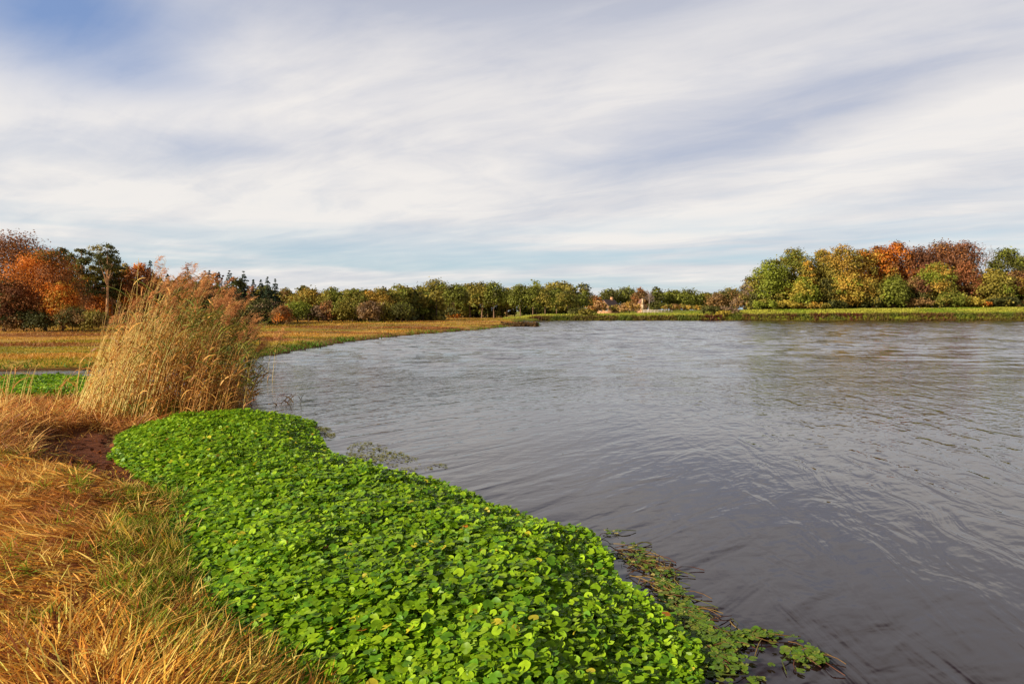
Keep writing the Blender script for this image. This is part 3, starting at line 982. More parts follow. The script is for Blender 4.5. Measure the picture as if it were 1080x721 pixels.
M_GLASS = leaf_mat('window_glass', .08, 0, .6)
cottage(642, 238, 5.0, 7.0, 1.9, 4.5, R(-38), (186, 142, 108), (120, 100, 98), 'brick cottage with grey tiled roof half hidden between autumn trees',
        [(-1.2, .7, 1.0, 1.1), (1.2, .7, 1.0, 1.1), (0, 2.7, .9, .9)])
# second cottage: narrow pale gable with a tall chimney stack on it
x, Y = x_at(676, 232), 232
root = thing('cottage', (x, Y, gz(x, Y)), 'pale narrow gable with tall white chimney beside straw coloured tree', 'cottage', 'cottages across the lake')
g = Geo()
V = []
for y in (-2.2, 2.2):
    V += [(-1.25, y, -.3), (1.25, y, -.3), (1.25, y, 2.0), (.1, y, 4.2), (-.1, y, 4.2), (-1.25, y, 2.0)]
g.add(V, f4=[(0, 1, 2, 5), (5, 2, 3, 4), (7, 6, 11, 8), (8, 11, 10, 9), (1, 7, 8, 2), (6, 0, 5, 11)], c=lin(178, 138, 108))
g.build('wall', M_WALL, root)
g = Geo()
for sg in (-1, 1):
    a = np.array([(0, -2.25, 4.35), (0, 2.4, 4.35), (sg * 1.55, 2.4, 1.6), (sg * 1.55, -2.25, 1.6)])
    g.add(np.concatenate([a, a + np.array([0, 0, .18])]), f4=[(0, 1, 2, 3), (4, 5, 6, 7), (0, 3, 7, 4), (1, 2, 6, 5), (2, 3, 7, 6)], c=lin(150, 110, 96))
rf = g.build('roof', M_ROOF, root)
g = Geo()
g.box((-.36, -2.75, -.3), (.36, -2.27, 2.6), lin(206, 182, 152))
g.box((-.24, -2.7, 2.6), (.24, -2.3, 4.5), lin(206, 182, 152))
g.box((-.3, -2.76, 4.5), (.3, -2.24, 4.65), lin(206, 182, 152))
g.build('chimney', M_WALL, rf)

root = thing('rail_fence', (x_at(679, 205), 205, gz(x_at(679, 205), 205)), 'low white rail fence right of the pale gable', 'fence')
proto = None
for i in range(9):
    lx = i * 1.05
    g = Geo()
    g.box((-.07, -.07, -.2), (.07, .07, 1.05), lin(206, 192, 178))
    if proto is None:
        proto = g.build('post', M_PAINT, root)
    else:
        o = proto.copy(); COL.objects.link(o); o.parent = root; o.location = (lx, 0, 0)
for zz_ in (.45, .85):
    g = Geo()
    g.box((-.3, -.12, zz_), (8.8, -.075, zz_ + .17), lin(206, 192, 178))
    g.build('rail', M_PAINT, root)


def in_poly(P, x, y):
    return poly_sd(P, x, y)


# ------------------------------------------------------------------ far and middle meadow grass
def scatter(x0, x1, y0, y1, n):
    return rng.uniform(x0, x1, n), rng.uniform(y0, y1, n)


def fan(px0, px1, y0, y1, n, p=1.0):
    """points of the ground between two sight lines, denser near"""
    Yv = (y0 ** (1 - p) + rng.uniform(0, 1, n) * (y1 ** (1 - p) - y0 ** (1 - p))) ** (1 / (1 - p)) if p != 1 else y0 * (y1 / y0) ** rng.uniform(0, 1, n)
    q = rng.uniform(px0, px1, n)
    return (q - CX) / F * Yv, Yv


x, y = fan(-120, 600, 21, 170, 120000, 1.0)
s = -poly_sd(LAKE, x, y)
k = (s > .1) & (y > 20.5)
x, y, s = x[k], y[k], s[k]
n = len(x)
c = meadow_col(x, y, n)
edge = sstep(1.6, .2, s + .8 * (fbm(x * .3, y * .3, 31) - .5))[:, None]
nearg = (sstep(30, 22.5, y) * sstep(0, 1.5, s))[:, None] * .9 * sstep(.35, .6, fbm(x * .3, y * .5, 33))[:, None]
c = c + edge * (lin(86, 126, 30) - c)
dk = (sstep(.5, 1.0, s) * sstep(3.2, 1.4, s) * sstep(.40, .62, fbm(x * .12, y * .1, 37)))[:, None]
c = c + dk * .8 * (lin(92, 62, 34) - c)
c = c * (1 + rng.normal(0, .12, (n, 1))).clip(.4, 1.7)
h = rng.uniform(.04, .11, n) * (1 + .9 * sstep(.5, .62, fbm(x * .1, y * .3, 39)))
h *= 1 + .8 * edge[:, 0]
z = ground(x, y, s) - .02
V, f, C = blades(np.stack([x, y, z], 1), rng.uniform(0, 6.28, n), h, .02 + .0011 * y, .15, rng.uniform(.3, 1.3, n), c * .85, c * 1.1, 2)
tag(build('meadow_grass', V, [f], C, M_GRASS), 'short straw and olive coloured grass of the mown meadow', 'grass', kind='stuff')

# spit tip: dark stubble and low stones of earth at the water's edge
# far bank grass
xs_, ys_ = scatter(-2, 150, 149, 172, 60000)
s = -poly_sd(LAKE, xs_, ys_)
k = (s > -.1) & (s < 20)
x, y, s = xs_[k], ys_[k], s[k]
n = len(x)
low = sstep(4.5, 1.2, s + 1.6 * (fbm(x * .15, y * .1, 41) - .5))[:, None]
c = lin(172, 170, 66) * np.ones((n, 3))
c = c + sstep(.45, .65, fbm(x * .09, y * .2, 43))[:, None] * (lin(128, 148, 42) - c)
c = c + low * ((lin(104, 88, 42) + sstep(.45, .6, fbm(x * .12, y * .05, 45))[:, None] * (lin(96, 52, 34) - lin(104, 88, 42))) - c)
c = c + (sstep(.55, .66, fbm(x * .2, y * .2, 47)) * low[:, 0])[:, None] * .7 * (lin(92, 112, 36) - c)
c = c * (1 + rng.normal(0, .2, (n, 1))).clip(.4, 1.7)
h = rng.uniform(.15, .4, n) * (1 + 1.6 * low[:, 0])
V, f, C = blades(np.stack([x, y, ground(x, y, s) - .03], 1), rng.uniform(0, 6.28, n), h, .22, .1, rng.uniform(.3, 1.2, n), c * .85, c * 1.1, 2)
tag(build('bank_grass', V, [f], C, M_GRASS), 'yellow green grass on the far bank with rank dark edge', 'grass', kind='stuff')

# ------------------------------------------------------------------ pennywort
ZC = .2
MAT = [W(px, py, ZC) for px, py in ((122, 456), (138, 446), (152, 438), (200, 432), (262, 427), (312, 431), (330, 443), (338, 458), (356, 470), (398, 482), (432, 490),
                                    (470, 504), (508, 517), (562, 533), (612, 546), (632, 561), (648, 588), (672, 606), (700, 630), (712, 656), (722, 690), (728, 735), (735, 800))]
MAT += [(1.35, 1.9), (.4, 2.0), (-.55, 2.75)]
MAT += [W(px, py, ZC) for px, py in ((372, 735), (318, 702), (258, 676), (212, 634), (188, 585), (186, 545), (196, 524), (184, 506), (152, 486), (128, 470))]


def penny_leaves(x, y, z, r, tiltmax, col, dead=None):
    n = len(x)
    K = 15
    a = np.linspace(R(22), R(338), K)[None] + np.zeros((n, 1))
    rr = r[:, None] * (1 + .055 * np.cos(a * 4.5 + rng.uniform(0, 6.28, (n, 1))) + rng.normal(0, .018, (n, K)))
    lx, ly = np.cos(a) * rr, np.sin(a) * rr
    lz = rr * (.10 + .08 * np.cos(a * 3 + rng.uniform(0, 6, (n, 1)))) * rng.uniform(.3, 1.3, (n, 1))
    L = np.concatenate([np.zeros((n, 1, 3)), np.stack([lx, ly, lz], -1)], 1)
    spin, tilt, td = rng.uniform(0, 6.28, n), np.abs(rng.normal(tiltmax * .7, tiltmax * .8, n)).clip(0, 1.4), math.atan2(-.47, -.7) + rng.normal(0, 1.15, n)
    cs, sn = np.cos(spin)[:, None], np.sin(spin)[:, None]
    X1, Y1, Z1 = L[..., 0] * cs - L[..., 1] * sn, L[..., 0] * sn + L[..., 1] * cs, L[..., 2]
    ct, st = np.cos(td)[:, None], np.sin(td)[:, None]
    U, Wv = X1 * ct + Y1 * st, -X1 * st + Y1 * ct
    c2, s2 = np.cos(tilt)[:, None], np.sin(tilt)[:, None]
    U2, Z2 = U * c2 + Z1 * s2, -U * s2 + Z1 * c2
    V = np.stack([U2 * ct - Wv * st + x[:, None], U2 * st + Wv * ct + y[:, None], Z2 + z[:, None]], -1)
    base = np.arange(n)[:, None] * (K + 1)
    k = np.arange(K - 1)[None]
    f = np.stack([base + 0 * k, base + 1 + k, base + 2 + k], -1).reshape(-1, 3)
    C = np.repeat(col[:, None], K + 1, 1)
    C[:, 0] *= .8
    C[:, 1:] = C[:, 1:] * (1 + rng.normal(0, .05, (n, K, 1)))
    return V.reshape(-1, 3), f, C.reshape(-1, 3)


def penny_col(n, x, y):
    c = lin(118, 154, 22) * np.ones((n, 3))
    u_ = rng.uniform(0, 1, n)
    c = np.where((u_ < .22)[:, None], lin(146, 178, 32), c)
    c = np.where((u_ > .72)[:, None], lin(88, 132, 28), c)
    c = np.where((u_ > .984)[:, None], lin(190, 180, 50), c)
    c = np.where((u_ > .9985)[:, None], lin(176, 110, 40), c)
    patch = fbm(x * .9, y * .9, 51)
    c = c * 1.2 * (1 + .5 * (patch - .5))[:, None] * (1 + rng.normal(0, .13, (n, 1))).clip(.5, 1.5)
    return c.clip(.004, .8)


def mat_height(x, y, d):
    return .05 + .22 * sstep(-.05, 1.0, d) * (.8 + .4 * fbm(x * 1.1, y * 1.1, 53))


def penny(P, n, label, x0, x1, y0, y1, rmin=.015, rmax=.031, hs=1.0):
    x, y = scatter(x0, x1, y0, y1, n)
    d = poly_sd(P, x, y) + .09 + .36 * (fbm(x * 1.6, y * 1.6, 55, 5) - .5)
    k = d > 0
    x, y, d = x[k], y[k], d[k]
    n = len(x)
    g0 = np.maximum(0, ground(x, y))
    hm = mat_height(x, y, d) * hs * (.75 + .5 * fbm(x * 3.0, y * 3.0, 58))
    u_ = rng.uniform(0, 1, n)
    z = g0 * .8 + hm * (.18 + .82 * u_ ** .8) + rng.normal(0, .014, n)
    r = rng.uniform(rmin, rmax, n) * (.8 + .35 * u_) * (.75 + .5 * fbm(x * .7, y * .7, 57))
    V, f, C = penny_leaves(x, y, z, r, .42, penny_col(n, x, y))
    g = Geo()
    g.add(V, f3=f, c=C)
    # stalks
    m = (rng.uniform(0, 1, n) < .5) & (y < 8)
    if m.any():
        root = np.stack([x[m] + rng.normal(0, .03, m.sum()), y[m] + rng.normal(0, .03, m.sum()), g0[m] * .8 - .01], 1)
        V, f, C = blades(root, rng.uniform(0, 6.28, m.sum()), (z - g0 * .8)[m], .007, .0, .25, lin(96, 126, 40), lin(120, 150, 50), 2)
        g.add(V, f4=f, c=C)
    return tag(g.build('pennywort', M_PENNY, smooth=False), label, 'water plant', kind='stuff')


bx = np.array(MAT)
penny(MAT, 320000, 'thick mat of bright green round leaved pennywort along the shore', bx[:, 0].min(), bx[:, 0].max(), bx[:, 1].min(), bx[:, 1].max())
INMAT = [W(px, py, .1) for px, py in ((-260, 421), (0, 421), (95, 421), (150, 420), (168, 412), (150, 402), (95, 397), (0, 397), (-260, 399))]
bx = np.array(INMAT)
penny(INMAT, 190000, 'green pennywort filling the narrow inlet behind the reed ridge', bx[:, 0].min(), bx[:, 0].max(), bx[:, 1].min(), bx[:, 1].max(), .016, .034, .8)

# loose floating fringe: flat leaves and runners on the open water
FR = [[W(*p) for p in q] for q in (
    ((700, 628), (722, 640), (748, 664), (775, 672), (800, 668), (850, 676), (866, 697), (846, 706), (800, 716), (770, 740), (715, 760), (700, 700)),
    ((636, 560), (655, 562), (678, 583), (690, 598), (716, 606), (706, 616), (690, 610), (664, 598), (646, 584)),
    ((696, 612), (722, 628), (740, 642), (742, 660), (712, 652), (698, 632)))]
SC = [[W(*p) for p in q] for q in (
    ((332, 450), (346, 452), (352, 462), (338, 466)), ((366, 472), (384, 466), (404, 470), (430, 482), (462, 488), (476, 496), (440, 497), (400, 489), (372, 481)))]
G1 = Geo()
for P, n, rm, dd in ((FR[0], 5200, (.012, .030), .0), (FR[1], 800, (.010, .024), .5), (FR[2], 900, (.012, .028), .3)):
    b_ = np.array(P)
    x, y = scatter(b_[:, 0].min(), b_[:, 0].max(), b_[:, 1].min(), b_[:, 1].max(), n)
    d = poly_sd(P, x, y)
    k = (d > -.03) & (fbm(x * 3.2, y * 5.0, 61) + .25 * d + rng.normal(0, .11, n) > (.58 if dd else .495))
    x, y = x[k], y[k]
    n = len(x)
    u_ = rng.uniform(0, 1, (n, 1))
    c = np.where(u_ < .5, lin(112, 142, 44), np.where(u_ < .8, lin(92, 128, 40), lin(138, 150, 58)))
    c = np.where(rng.uniform(0, 1, (n, 1)) < dd * .35, lin(196, 184, 110), c) * (1 + rng.normal(0, .15, (n, 1)))
    V, f, C = penny_leaves(x, y, rng.uniform(.006, .03, n), rng.uniform(*rm, n), .12, c.clip(.01, .8))
    G1.add(V, f3=f, c=C)
    for i in range(min(n, 70)):                                   # runners
        j = rng.integers(0, n)
        a = rng.uniform(0, 6.28)
        L = rng.uniform(.10, .30)
        t = np.linspace(0, 1, 5)
        ca = a + rng.normal(0, .9) * t
        pts = np.stack([x[j] + np.cos(ca) * L * t, y[j] + np.sin(ca) * L * t, .008 + .02 * np.sin(t * 3.1)], 1)
        G1.tube(pts, np.full(5, .0035), 4, lin(*random.choice(((120, 90, 52), (96, 104, 44), (150, 126, 70), (104, 66, 48)))))
tag(G1.build('floating_leaves', M_PENNY), 'loose raft of flat leaves and brown runners on dark water', 'water plant', kind='stuff')
G1 = Geo()
for P in SC:
    b_ = np.array(P)
    x, y = scatter(b_[:, 0].min(), b_[:, 0].max(), b_[:, 1].min(), b_[:, 1].max(), 3000)
    d = poly_sd(P, x, y)
    k = (d > -.05) & (fbm(x * 2.0, y * 2.6, 63) + rng.normal(0, .13, len(x)) > .60)
    x, y = x[k], y[k]
    n = len(x)
    c = np.where(rng.uniform(0, 1, (n, 1)) < .5, lin(128, 134, 62), lin(150, 146, 88)) * (1 + rng.normal(0, .15, (n, 1)))
    V, f, C = penny_leaves(x, y, rng.uniform(.004, .012, n), rng.uniform(.010, .026, n), .08, c.clip(.01, .8))
    G1.add(V, f3=f, c=C)
tag(G1.build('water_weed', M_PENNY), 'thin pale weed floating along the edge of the pennywort mat', 'water weed', kind='stuff')

# ------------------------------------------------------------------ dry grass of the near bank
def near_grass(n, x0, x1, y0, y1):
    x, y = scatter(x0, x1, y0, y1, n)
    s = -poly_sd(LAKE, x, y)
    dm = poly_sd(MAT, x, y)
    k = (s > -.12) & (dm < .06)
    return x[k], y[k], s[k], dm[k]


x, y, s, dm = near_grass(210000, -13.5, 1.2, -1.5, 13.2)
patch = fbm(x * .55, y * .55, 71)
bald = fbm(x * .9 + 5, y * .9, 73)
md = poly_sd(MUD, x, y)
mudm = md > -.12
keep = (rng.uniform(0, 1, len(x)) < np.where(bald > .66, .55, 1.0)) & ~(mudm & (rng.uniform(0, 1, len(x)) < .96))
dist = np.hypot(x, y)
keep &= rng.uniform(0, 1, len(x)) < np.clip(1.25 - dist * .055, .4, 1)
x, y, s, dm, patch = x[keep], y[keep], s[keep], dm[keep], patch[keep]
n = len(x)
flow = 2.2 * math.pi * fbm(x * .28 + 3, y * .28, 75) + .9 * (fbm(x * 1.3, y * 1.3, 77) - .5) * 4
lay = sstep(.30, .52, fbm(x * .45, y * .45 + 9, 79))                     # 1 = combed flat
edge = sstep(.75, .1, s)                                                  # upright fringe along the water side
upright = np.maximum(edge * .7, sstep(4.6, 3.4, y) * .45)
lay = lay * (1 - upright)
th0 = .25 + .95 * lay + rng.normal(0, .25, n)
th1 = th0 + .35 + .5 * lay + rng.normal(0, .25, n)
L = rng.uniform(.16, .42, n) * (1 - .25 * lay) * (.7 + .6 * patch)
L = L * (.86 - .36 * sstep(5.5, 8.5, y)) * (1 - .35 * sstep(-.5, -.05, dm)) * (1 - .45 * sstep(1.3, .3, -md[keep])) * np.where(rng.uniform(0, 1, n) < .08, 1.5, 1)
c = lin(224, 168, 68) * np.ones((n, 3))
u_ = rng.uniform(0, 1, (n, 1))
c = np.where(u_ < .30, lin(244, 200, 104), c)
c = np.where(u_ > .74, lin(190, 122, 46), c)
c = np.where(u_ > .88, lin(122, 70, 36), c)
redm = (sstep(.5, .66, fbm(x * .5, y * .5, 81)))[:, None]
c = c + redm * .4 * (lin(170, 106, 56) - c)
grn = (sstep(.54, .66, fbm(x * .7 + 2, y * .7, 83)) * .7 * (1 - .6 * upright))[:, None]
eg = np.exp(-((dm + .18) / .3) ** 2)[:, None] * sstep(5.0, 6.0, y)[:, None] * .75 * sstep(9.6, 8.4, y)[:, None]
gm = np.maximum(grn, eg) * (rng.uniform(0, 1, (n, 1)) < .75)
c = c + gm * (np.where(u_ < .5, lin(124, 138, 40), lin(160, 158, 52)) - c)
c = (c * 1.28 * (1 + rng.normal(0, .15, (n, 1))).clip(.4, 1.6)).clip(.01, .9)
z = ground(x, y, s) - .015
wd = rng.uniform(.004, .0115, n) * (1 + dist[keep] * .04)
head = flow + rng.normal(0, .55, n) + np.where(rng.uniform(0, 1, n) < .12, rng.uniform(-2.5, 2.5, n), 0)
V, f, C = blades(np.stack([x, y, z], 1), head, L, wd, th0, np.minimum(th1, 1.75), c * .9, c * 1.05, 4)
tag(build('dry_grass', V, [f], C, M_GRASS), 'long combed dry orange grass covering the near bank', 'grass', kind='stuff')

# separate tufts that break up the combed straw
m = 620
x, y, s, dm = near_grass(2600, -11, .6, .5, 11.5)
k = (poly_sd(MUD, x, y) < -.1) & (dm < -.05)
x, y, s = x[k][:m], y[k][:m], s[k][:m]
xe, ye, se, de = near_grass(9000, -6.5, .2, 2.6, 7.4)
ke = (de > -.5) & (rng.uniform(0, 1, len(xe)) < .75)
xe, ye, se = xe[ke][:300], ye[ke][:300], se[ke][:300]
x, y, s = np.concatenate([x, xe]), np.concatenate([y, ye]), np.concatenate([s, se])
nmain = m
m = len(x)
per = 34
ix = np.repeat(np.arange(m), per)
kind = rng.uniform(0, 1, m)
gfield = fbm(x * .7 + 2, y * .7, 83)
green = (kind < .30) | ((gfield > .52) & (kind < .8))
green |= (np.arange(m) >= len(x) - len(xe)) & (kind < .85)
pale = kind > .72
n = len(ix)
u_ = rng.uniform(0, 1, (n, 1))
c = np.where(green[ix][:, None], np.where(u_ < .6, lin(120, 152, 36), lin(164, 170, 48)), np.where(pale[ix][:, None], lin(240, 198, 108), np.where(u_ < .5, lin(214, 150, 64), lin(150, 92, 48)))) * (1 + rng.normal(0, .16, (n, 1))).clip(.4, 1.6)
sz = rng.uniform(.5, 1.3, m)
rx, ry = x[ix] + rng.normal(0, .045, n) * sz[ix], y[ix] + rng.normal(0, .045, n) * sz[ix]
L = rng.uniform(.08, .26, n) * sz[ix] * np.where(green[ix], .75, 1)
th0 = np.abs(rng.normal(.3, .25, n))
V, f, C = blades(np.stack([rx, ry, ground(rx, ry) - .01], 1), rng.uniform(0, 6.28, n), L, rng.uniform(.004, .010, n), th0, th0 + rng.uniform(.2, 1.2, n), c.clip(.01, .9), None, 3)
tag(build('grass_tufts', V, [f], C, M_GRASS), 'scattered green and pale tufts standing in the dry straw', 'grass', kind='stuff')

# thatch: short flat straw lying between the longer blades, and scraps on the mud
x, y, s, dm = near_grass(330000, -13.5, 1.2, -1.5, 13.2)
md = poly_sd(MUD, x, y)
dist = np.hypot(x, y)
k = (rng.uniform(0, 1, len(x)) < np.clip(1.2 - dist * .06, .35, 1)) & ((md < -.05) | (rng.uniform(0, 1, len(x)) < .10 + .25 * sstep(.5, .7, fbm(x * 1.8, y * 1.8, 87))))
x, y, s, dist, md = x[k], y[k], s[k], dist[k], md[k]
n = len(x)
u_ = rng.uniform(0, 1, (n, 1))
c = np.where(u_ < .35, lin(238, 190, 96), np.where(u_ < .75, lin(216, 152, 62), np.where(u_ < .93, lin(150, 92, 48), lin(116, 62, 36))))
c = c + (sstep(.5, .66, fbm(x * .5, y * .5, 81)))[:, None] * .5 * (lin(170, 102, 56) - c)
c = c * (.86 + .66 * fbm(x * .8, y * .8, 89))[:, None] * (1 + rng.normal(0, .16, (n, 1))).clip(.4, 1.6)
flow = 2.2 * math.pi * fbm(x * .28 + 3, y * .28, 75) + .9 * (fbm(x * 1.3, y * 1.3, 77) - .5) * 4 + rng.normal(0, .8, n)
th0 = rng.uniform(1.0, 1.5, n)
V, f, C = blades(np.stack([x, y, np.where(md > -.1, mud_flat(x, y, ground(x, y, s))[0] + .004, ground(x, y, s) + rng.uniform(0, .05, n))], 1), flow, rng.uniform(.07, .28, n), rng.uniform(.004, .010, n) * (1 + dist * .05), th0, th0 + rng.uniform(0, .45, n), c.clip(.01, .9), None, 3)
tag(build('straw_thatch', V, [f], C, M_GRASS), 'matted flat straw lying between the grass of the near bank', 'straw', kind='stuff')
# fallen leaves and dark clods on the mud and in the straw
m = 420
x, y = np.array([W(px, py, .05) for px, py in zip(rng.uniform(40, 195, m), rng.uniform(452, 514, m))]).T
k = poly_sd(MUD, x, y) > .02
x, y = x[k], y[k]
m = len(x)
V, f, C = cards(np.stack([x, y, mud_flat(x, y, ground(x, y))[0] + rng.uniform(.004, .03, m)], 1), np.array([0, 0, 1.0]) + rng.normal(0, .45, (m, 3)), rng.uniform(.03, .11, m),
                np.where(rng.uniform(0, 1, (m, 1)) < .6, lin(84, 48, 32), lin(168, 100, 56)) * rng.uniform(.7, 1.3, (m, 1)))
tag(build('leaf_litter', V, [f], C, M_GRASS), 'brown dead leaf scraps lying on the bare mud', 'leaf litter', kind='stuff')

# ridge of dead reed litter left of and under the reeds
RIDGE = [W(px, py, .15) for px, py in ((-260, 417), (0, 416), (90, 418), (170, 417), (238, 420), (248, 425), (236, 431), (196, 436), (150, 441), (122, 448), (96, 458), (70, 472), (30, 486), (-60, 490), (-260, 480))]
b_ = np.array(RIDGE)
x, y = scatter(b_[:, 0].min(), b_[:, 0].max(), b_[:, 1].min(), b_[:, 1].max(), 60000)
d = poly_sd(RIDGE, x, y)
k = (d > -.05) & ((poly_sd(MUD, x, y) < -.05) | (rng.uniform(0, 1, len(x)) < .05))
x, y, d = x[k], y[k], d[k]
n = len(x)
z = np.maximum(ground(x, y), .0) + rng.uniform(0, .06, n) - .02
u_ = rng.uniform(0, 1, (n, 1))
c = np.where(u_ < .4, lin(206, 156, 86), np.where(u_ < .75, lin(164, 108, 56), lin(112, 66, 38))) * (1 + rng.normal(0, .15, (n, 1)))
patch = fbm(x * .4, y * .4, 91)
c = c * (.65 + .6 * sstep(.3, .6, patch))[:, None]
lie = rng.uniform(0, 1, n) < .55
head = np.where(lie, -1.0 + rng.normal(0, .9, n), rng.uniform(0, 6.28, n))
th0 = np.where(lie, rng.uniform(.95, 1.5, n), rng.uniform(.5, 1.1, n))
V, f, C = blades(np.stack([x, y, z], 1), head, rng.uniform(.15, .5, n) * (1 - .5 * sstep(13.6, 15, y)), rng.uniform(.008, .016, n), th0, th0 + rng.uniform(.1, .6, n), (c * 1.4).clip(.01, .9), None, 3)
tag(build('reed_litter', V, [f], C, M_REED), 'heap of broken straw and dead reed stems on the ridge', 'reed litter', kind='stuff')


# ------------------------------------------------------------------ reeds
def reed_parts(root, roots, hts, lean_x, lean_y, leafiness, plume_p, green_p, dry, leafhead=None):
    """roots: points relative to the thing. Builds stems, leaves and plumes as three parts"""
    n = len(roots)
    S = 6
    t = np.linspace(0, 1, S + 1)
    gs, gl, gp = Geo(), Geo(), Geo()
    bend = rng.uniform(.05, .4, n)
    P = np.empty((n, S + 1, 3))
    for k, tt in enumerate(t):
        P[:, k, 0] = roots[:, 0] + (lean_x * tt + bend * .6 * tt ** 2.6) * hts * .5
        P[:, k, 1] = roots[:, 1] + lean_y * tt * hts * .5
        P[:, k, 2] = roots[:, 2] + hts * tt * (1 - .12 * np.abs(lean_x) * tt)
    # stems as three sided tubes
    r0 = rng.uniform(.0055, .0105, n)
    ang = np.arange(3) * 2.094
    V = P[:, :, None] + (r0[:, None, None, None] * (1 - .7 * t)[None, :, None, None]) * np.stack([np.cos(ang), np.sin(ang), 0 * ang], 1)[None, None]
    base = np.arange(n)[:, None, None] * (3 * (S + 1))
    k, j = np.arange(S)[None, :, None] * 3, np.arange(3)[None, None]
    f = np.stack([base + k + j, base + k + (j + 1) % 3, base + k + 3 + (j + 1) % 3, base + k + 3 + j], -1).reshape(-1, 4)
    sc = np.where(dry[:, None], lin(252, 214, 132), lin(196, 142, 78)) * (1 + rng.normal(0, .16, (n, 1)))
    C = np.repeat(np.repeat(sc[:, None], S + 1, 1)[:, :, None], 3, 2)
    gs.add(V.reshape(-1, 3), f4=f, c=C.reshape(-1, 3).clip(.01, .9))
    gs.build('stems', M_REED, root)
    # leaves
    m = (leafiness * rng.uniform(.6, 1.4, n)).round().astype(int)
    idx = np.repeat(np.arange(n), m)
    q = rng.uniform(.12, .98, len(idx))
    qi = q * S
    k0 = np.minimum(qi.astype(int), S - 1)
    fr = (qi - k0)[:, None]
    pos = P[idx, k0] * (1 - fr) + P[idx, k0 + 1] * fr
    nl = len(idx)
    head = rng.normal(0.0, 1.0, nl) + np.where(rng.uniform(0, 1, nl) < .25, math.pi, 0)
    gr = rng.uniform(0, 1, nl) < green_p[idx] * sstep(.5, .8, q)
    c = np.where(gr[:, None], np.where(rng.uniform(0, 1, (nl, 1)) < .5, lin(112, 124, 50), lin(150, 148, 62)),
                 np.where(rng.uniform(0, 1, (nl, 1)) < .5, lin(218, 166, 86), np.where(rng.uniform(0, 1, (nl, 1)) < .55, lin(190, 130, 66), lin(134, 82, 44)))) * (1 + rng.normal(0, .15, (nl, 1)))
    Vl, fl, Cl = blades(pos, head, rng.uniform(.22, .5, nl) * np.where(gr, 1.15, 1), rng.uniform(.015, .032, nl), rng.uniform(.2, .7, nl), rng.uniform(1.2, 2.7, nl), c.clip(.01, .9), None, 4)
    gl.add(Vl, f4=fl, c=Cl)
    gl.build('leaves', M_REED, root)
    # plumes
    hp = np.where(rng.uniform(0, 1, n) < plume_p)[0]
    if len(hp):
        per = 84
        idx = np.repeat(hp, per)
        tip = P[idx, S]
        dirx = rng.uniform(.25, .9, n)[idx]
        s_ = rng.uniform(0, 1, len(idx))
        PL = rng.uniform(.24, .42, n)[idx]
        pos = tip + np.stack([dirx * PL * s_ ** 1.5, rng.normal(0, .02, len(idx)), PL * s_ * (1 - .35 * s_)], 1) + rng.normal(0, .022, (len(idx), 3))
        c = lin(218, 162, 106) * (1 + rng.normal(0, .14, n))[idx][:, None] * np.ones((len(idx), 3))
        c = c + (rng.uniform(0, 1, n) < .3)[idx][:, None] * .6 * (lin(190, 124, 80) - c)
        Vp, fp, Cp = blades(pos, rng.normal(0, .9, len(idx)), rng.uniform(.06, .13, len(idx)) * (1.15 - .5 * s_), rng.uniform(.008, .015, len(idx)), rng.uniform(.3, .9, len(idx)), rng.uniform(1.2, 2.6, len(idx)), (c * (1 + rng.normal(0, .12, (len(idx), 1)))).clip(.01, .9), None, 2)
        if len(hp) > 8:
            gp.add(Vp, f4=fp, c=Cp)
            gp.build('plumes', M_PLUME, root)
        else:
            Vp, Cp = Vp.reshape(len(hp), -1, 3), Cp.reshape(len(hp), -1, 3)
            for i in range(len(hp)):
                build('plume', Vp[i], [fp[:len(fp) // len(hp)]], Cp[i], M_PLUME, root)


# the big clump
n = 600
px_ = rng.uniform(82, 236, n) + rng.normal(0, 9, n)
py_ = 438 - rng.uniform(0, 1, n) ** .8 * 19 + (px_ < 110) * rng.uniform(0, 3, n)
base = np.array([W(a, b_, .15) for a, b_ in zip(px_, py_)])
x0, y0 = base[:, 0].mean(), base[:, 1].mean()
topy = np.interp(px_, [75, 88, 104, 120, 140, 165, 190, 215, 240], [372, 336, 308, 294, 284, 284, 294, 312, 345])
ht = np.array([z_at(t_, yy) for t_, yy in zip(topy, base[:, 1])]) - .1
big = rng.uniform(0, 1, n) < .62
ht = ht * (.74 + .42 * vnoise(px_ / 11.0, py_ / 6.0, 3))
ht = ht * np.where(big, rng.uniform(.84, 1.04, n), rng.uniform(.45, .85, n))
zb = ground(base[:, 0], base[:, 1])
root = thing('reed_clump', (x0, y0, 0), 'tall clump of golden reeds with orange plumes on the shore', 'reeds')
rel = np.stack([base[:, 0] - x0, base[:, 1] - y0, np.maximum(zb, -.1) - .03], 1)
q = (px_ - 82) / 154
reed_parts(root, rel, ht, np.interp(q, [0, .15, .4, 1], [.8, .62, .44, .40]) + rng.normal(0, .2, n), rng.normal(0, .2, n), np.interp(q, [0, .3, .55, 1], [1.2, 4, 11, 13]),
           np.interp(q, [0, .25, .5, 1], [.05, .26, .42, .42]) * big, np.interp(q, [0, .3, .6, 1], [.12, .35, .7, .85]), rng.uniform(0, 1, n) < np.interp(q, [0, .45, .7, 1], [.95, .8, .35, .2]))

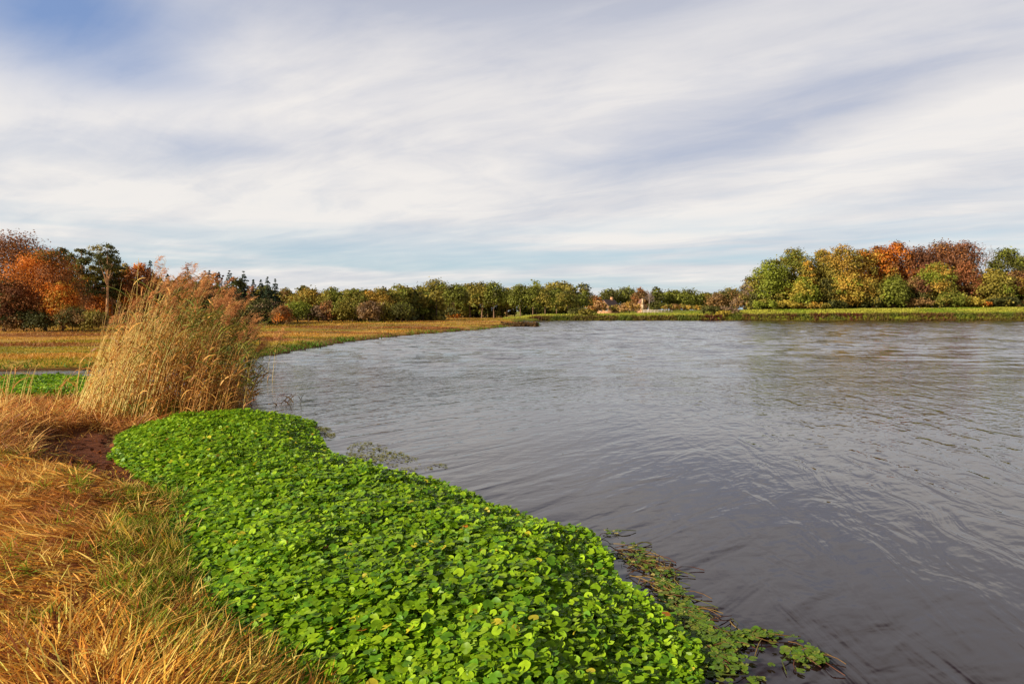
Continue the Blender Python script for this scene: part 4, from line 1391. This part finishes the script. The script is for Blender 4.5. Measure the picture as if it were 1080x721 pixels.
# reeds standing in the water to the right of the clump
n = 84
px_ = rng.uniform(228, 266, n)
py_ = rng.uniform(415, 429, n)
base = np.array([W(a, b_, 0) for a, b_ in zip(px_, py_)])
x0, y0 = base[:, 0].mean(), base[:, 1].mean()
root = thing('reed_tuft', (x0, y0, 0), 'thin reeds with drooping green leaves standing in the water', 'reeds', 'small reed tufts by the water')
ht = np.array([z_at(t_, yy) for t_, yy in zip(rng.uniform(348, 408, n), base[:, 1])])
reed_parts(root, np.stack([base[:, 0] - x0, base[:, 1] - y0, np.full(n, -.25)], 1), ht + .2, rng.uniform(.1, .55, n), rng.normal(0, .1, n), np.full(n, 8.0),
           np.where(ht > 1.2, .35, 0), np.full(n, .85), rng.uniform(0, 1, n) < .6)
for (px, py, tp, m, lab, gp) in ((287, 400, 337, 3, 'slender reed with fawn plume rising over the water', 'small reed tufts by the water'),
                                 (304, 424, 404, 14, 'short faded reed stubs at the far corner of the pennywort', 'small reed tufts by the water'),
                                 (24, 432, 372, 7, 'few dry upright stalks on the ridge near the left edge', 'small reed tufts by the water'),
                                 (60, 436, 384, 6, 'thin dry bare stalks just left of the big reed clump', 'small reed tufts by the water'),
                                 (8, 440, 378, 12, 'brown withered reed tuft cut by the left edge', 'small reed tufts by the water')):
    b_ = W(px, py, .05)
    root = thing('reed_tuft', (b_[0], b_[1], 0), lab, 'reeds', gp)
    rel = np.stack([rng.normal(0, .12, m), rng.normal(0, .12, m), np.full(m, -.05 if px < 200 else -.25)], 1)
    zb = max(0.0, float(ground(np.array([b_[0]]), np.array([b_[1]]))[0]))
    rel[:, 2] += zb
    h_ = z_at(tp, b_[1]) - zb
    reed_parts(root, rel, h_ * rng.uniform(.55, 1.0, m), rng.normal(.25, .2, m), rng.normal(0, .1, m), np.full(m, 1.5 if px != 287 else 3), np.full(m, .95 if px == 287 else 0.0), np.full(m, .1), np.ones(m, bool))

# rank green grass at the foot of the reeds
x, y = scatter(-1, 1, 0, 1, 1400)
ctr = W(162, 434, .1)
x, y = ctr[0] + rng.normal(0, .32, 1400), ctr[1] + rng.normal(0, .25, 1400)
c = np.where(rng.uniform(0, 1, (1400, 1)) < .6, lin(112, 140, 44), lin(150, 150, 60)) * (1 + rng.normal(0, .15, (1400, 1)))
V, f, C = blades(np.stack([x, y, np.maximum(0, ground(x, y)) - .02], 1), rng.uniform(0, 6.28, 1400), rng.uniform(.2, .5, 1400), .011, .1, rng.uniform(.4, 1.2, 1400), c.clip(.01, .9), None, 3)
tag(build('sedge_tuft', V, [f], C, M_GRASS), 'green sedge tuft at the foot of the golden reeds', 'grass tuft')

# spit tip: low clods of dark earth and stubble
sp0 = W(563, 343.4)
g = Geo()
for i in range(260):
    a, r_ = rng.uniform(0, 6.28), rng.uniform(0, 1) ** .5
    px, py = rng.uniform(528, 566), rng.uniform(342.4, 344.6)
    p = W(px, py)
    V, f, C = cards(np.array([[p[0], p[1], rng.uniform(-.05, .16)]] * 5) + rng.normal(0, .12, (5, 3)), unit(5) + np.array([0, -.3, .6]), .5, np.tile(lin(96, 74, 46), (5, 1)) * rng.uniform(.6, 1.4, (5, 1)))
    g.add(V, f4=f, c=C)
tag(g.build('spit_stubble', M_GRASS), 'dark tangled stubble on the tip of the spit', 'stubble', kind='stuff')


# ------------------------------------------------------------------ render settings
scene.render.engine = 'CYCLES'
scene.cycles.max_bounces = 6
scene.cycles.diffuse_bounces = 3
scene.cycles.glossy_bounces = 3
scene.cycles.transmission_bounces = 4
scene.cycles.use_denoising = True
scene.view_settings.view_transform = 'Standard'
scene.view_settings.look = 'None'
scene.view_settings.exposure = 0.5
scene.view_settings.gamma = 1.0
scene.view_settings.use_curve_mapping = False
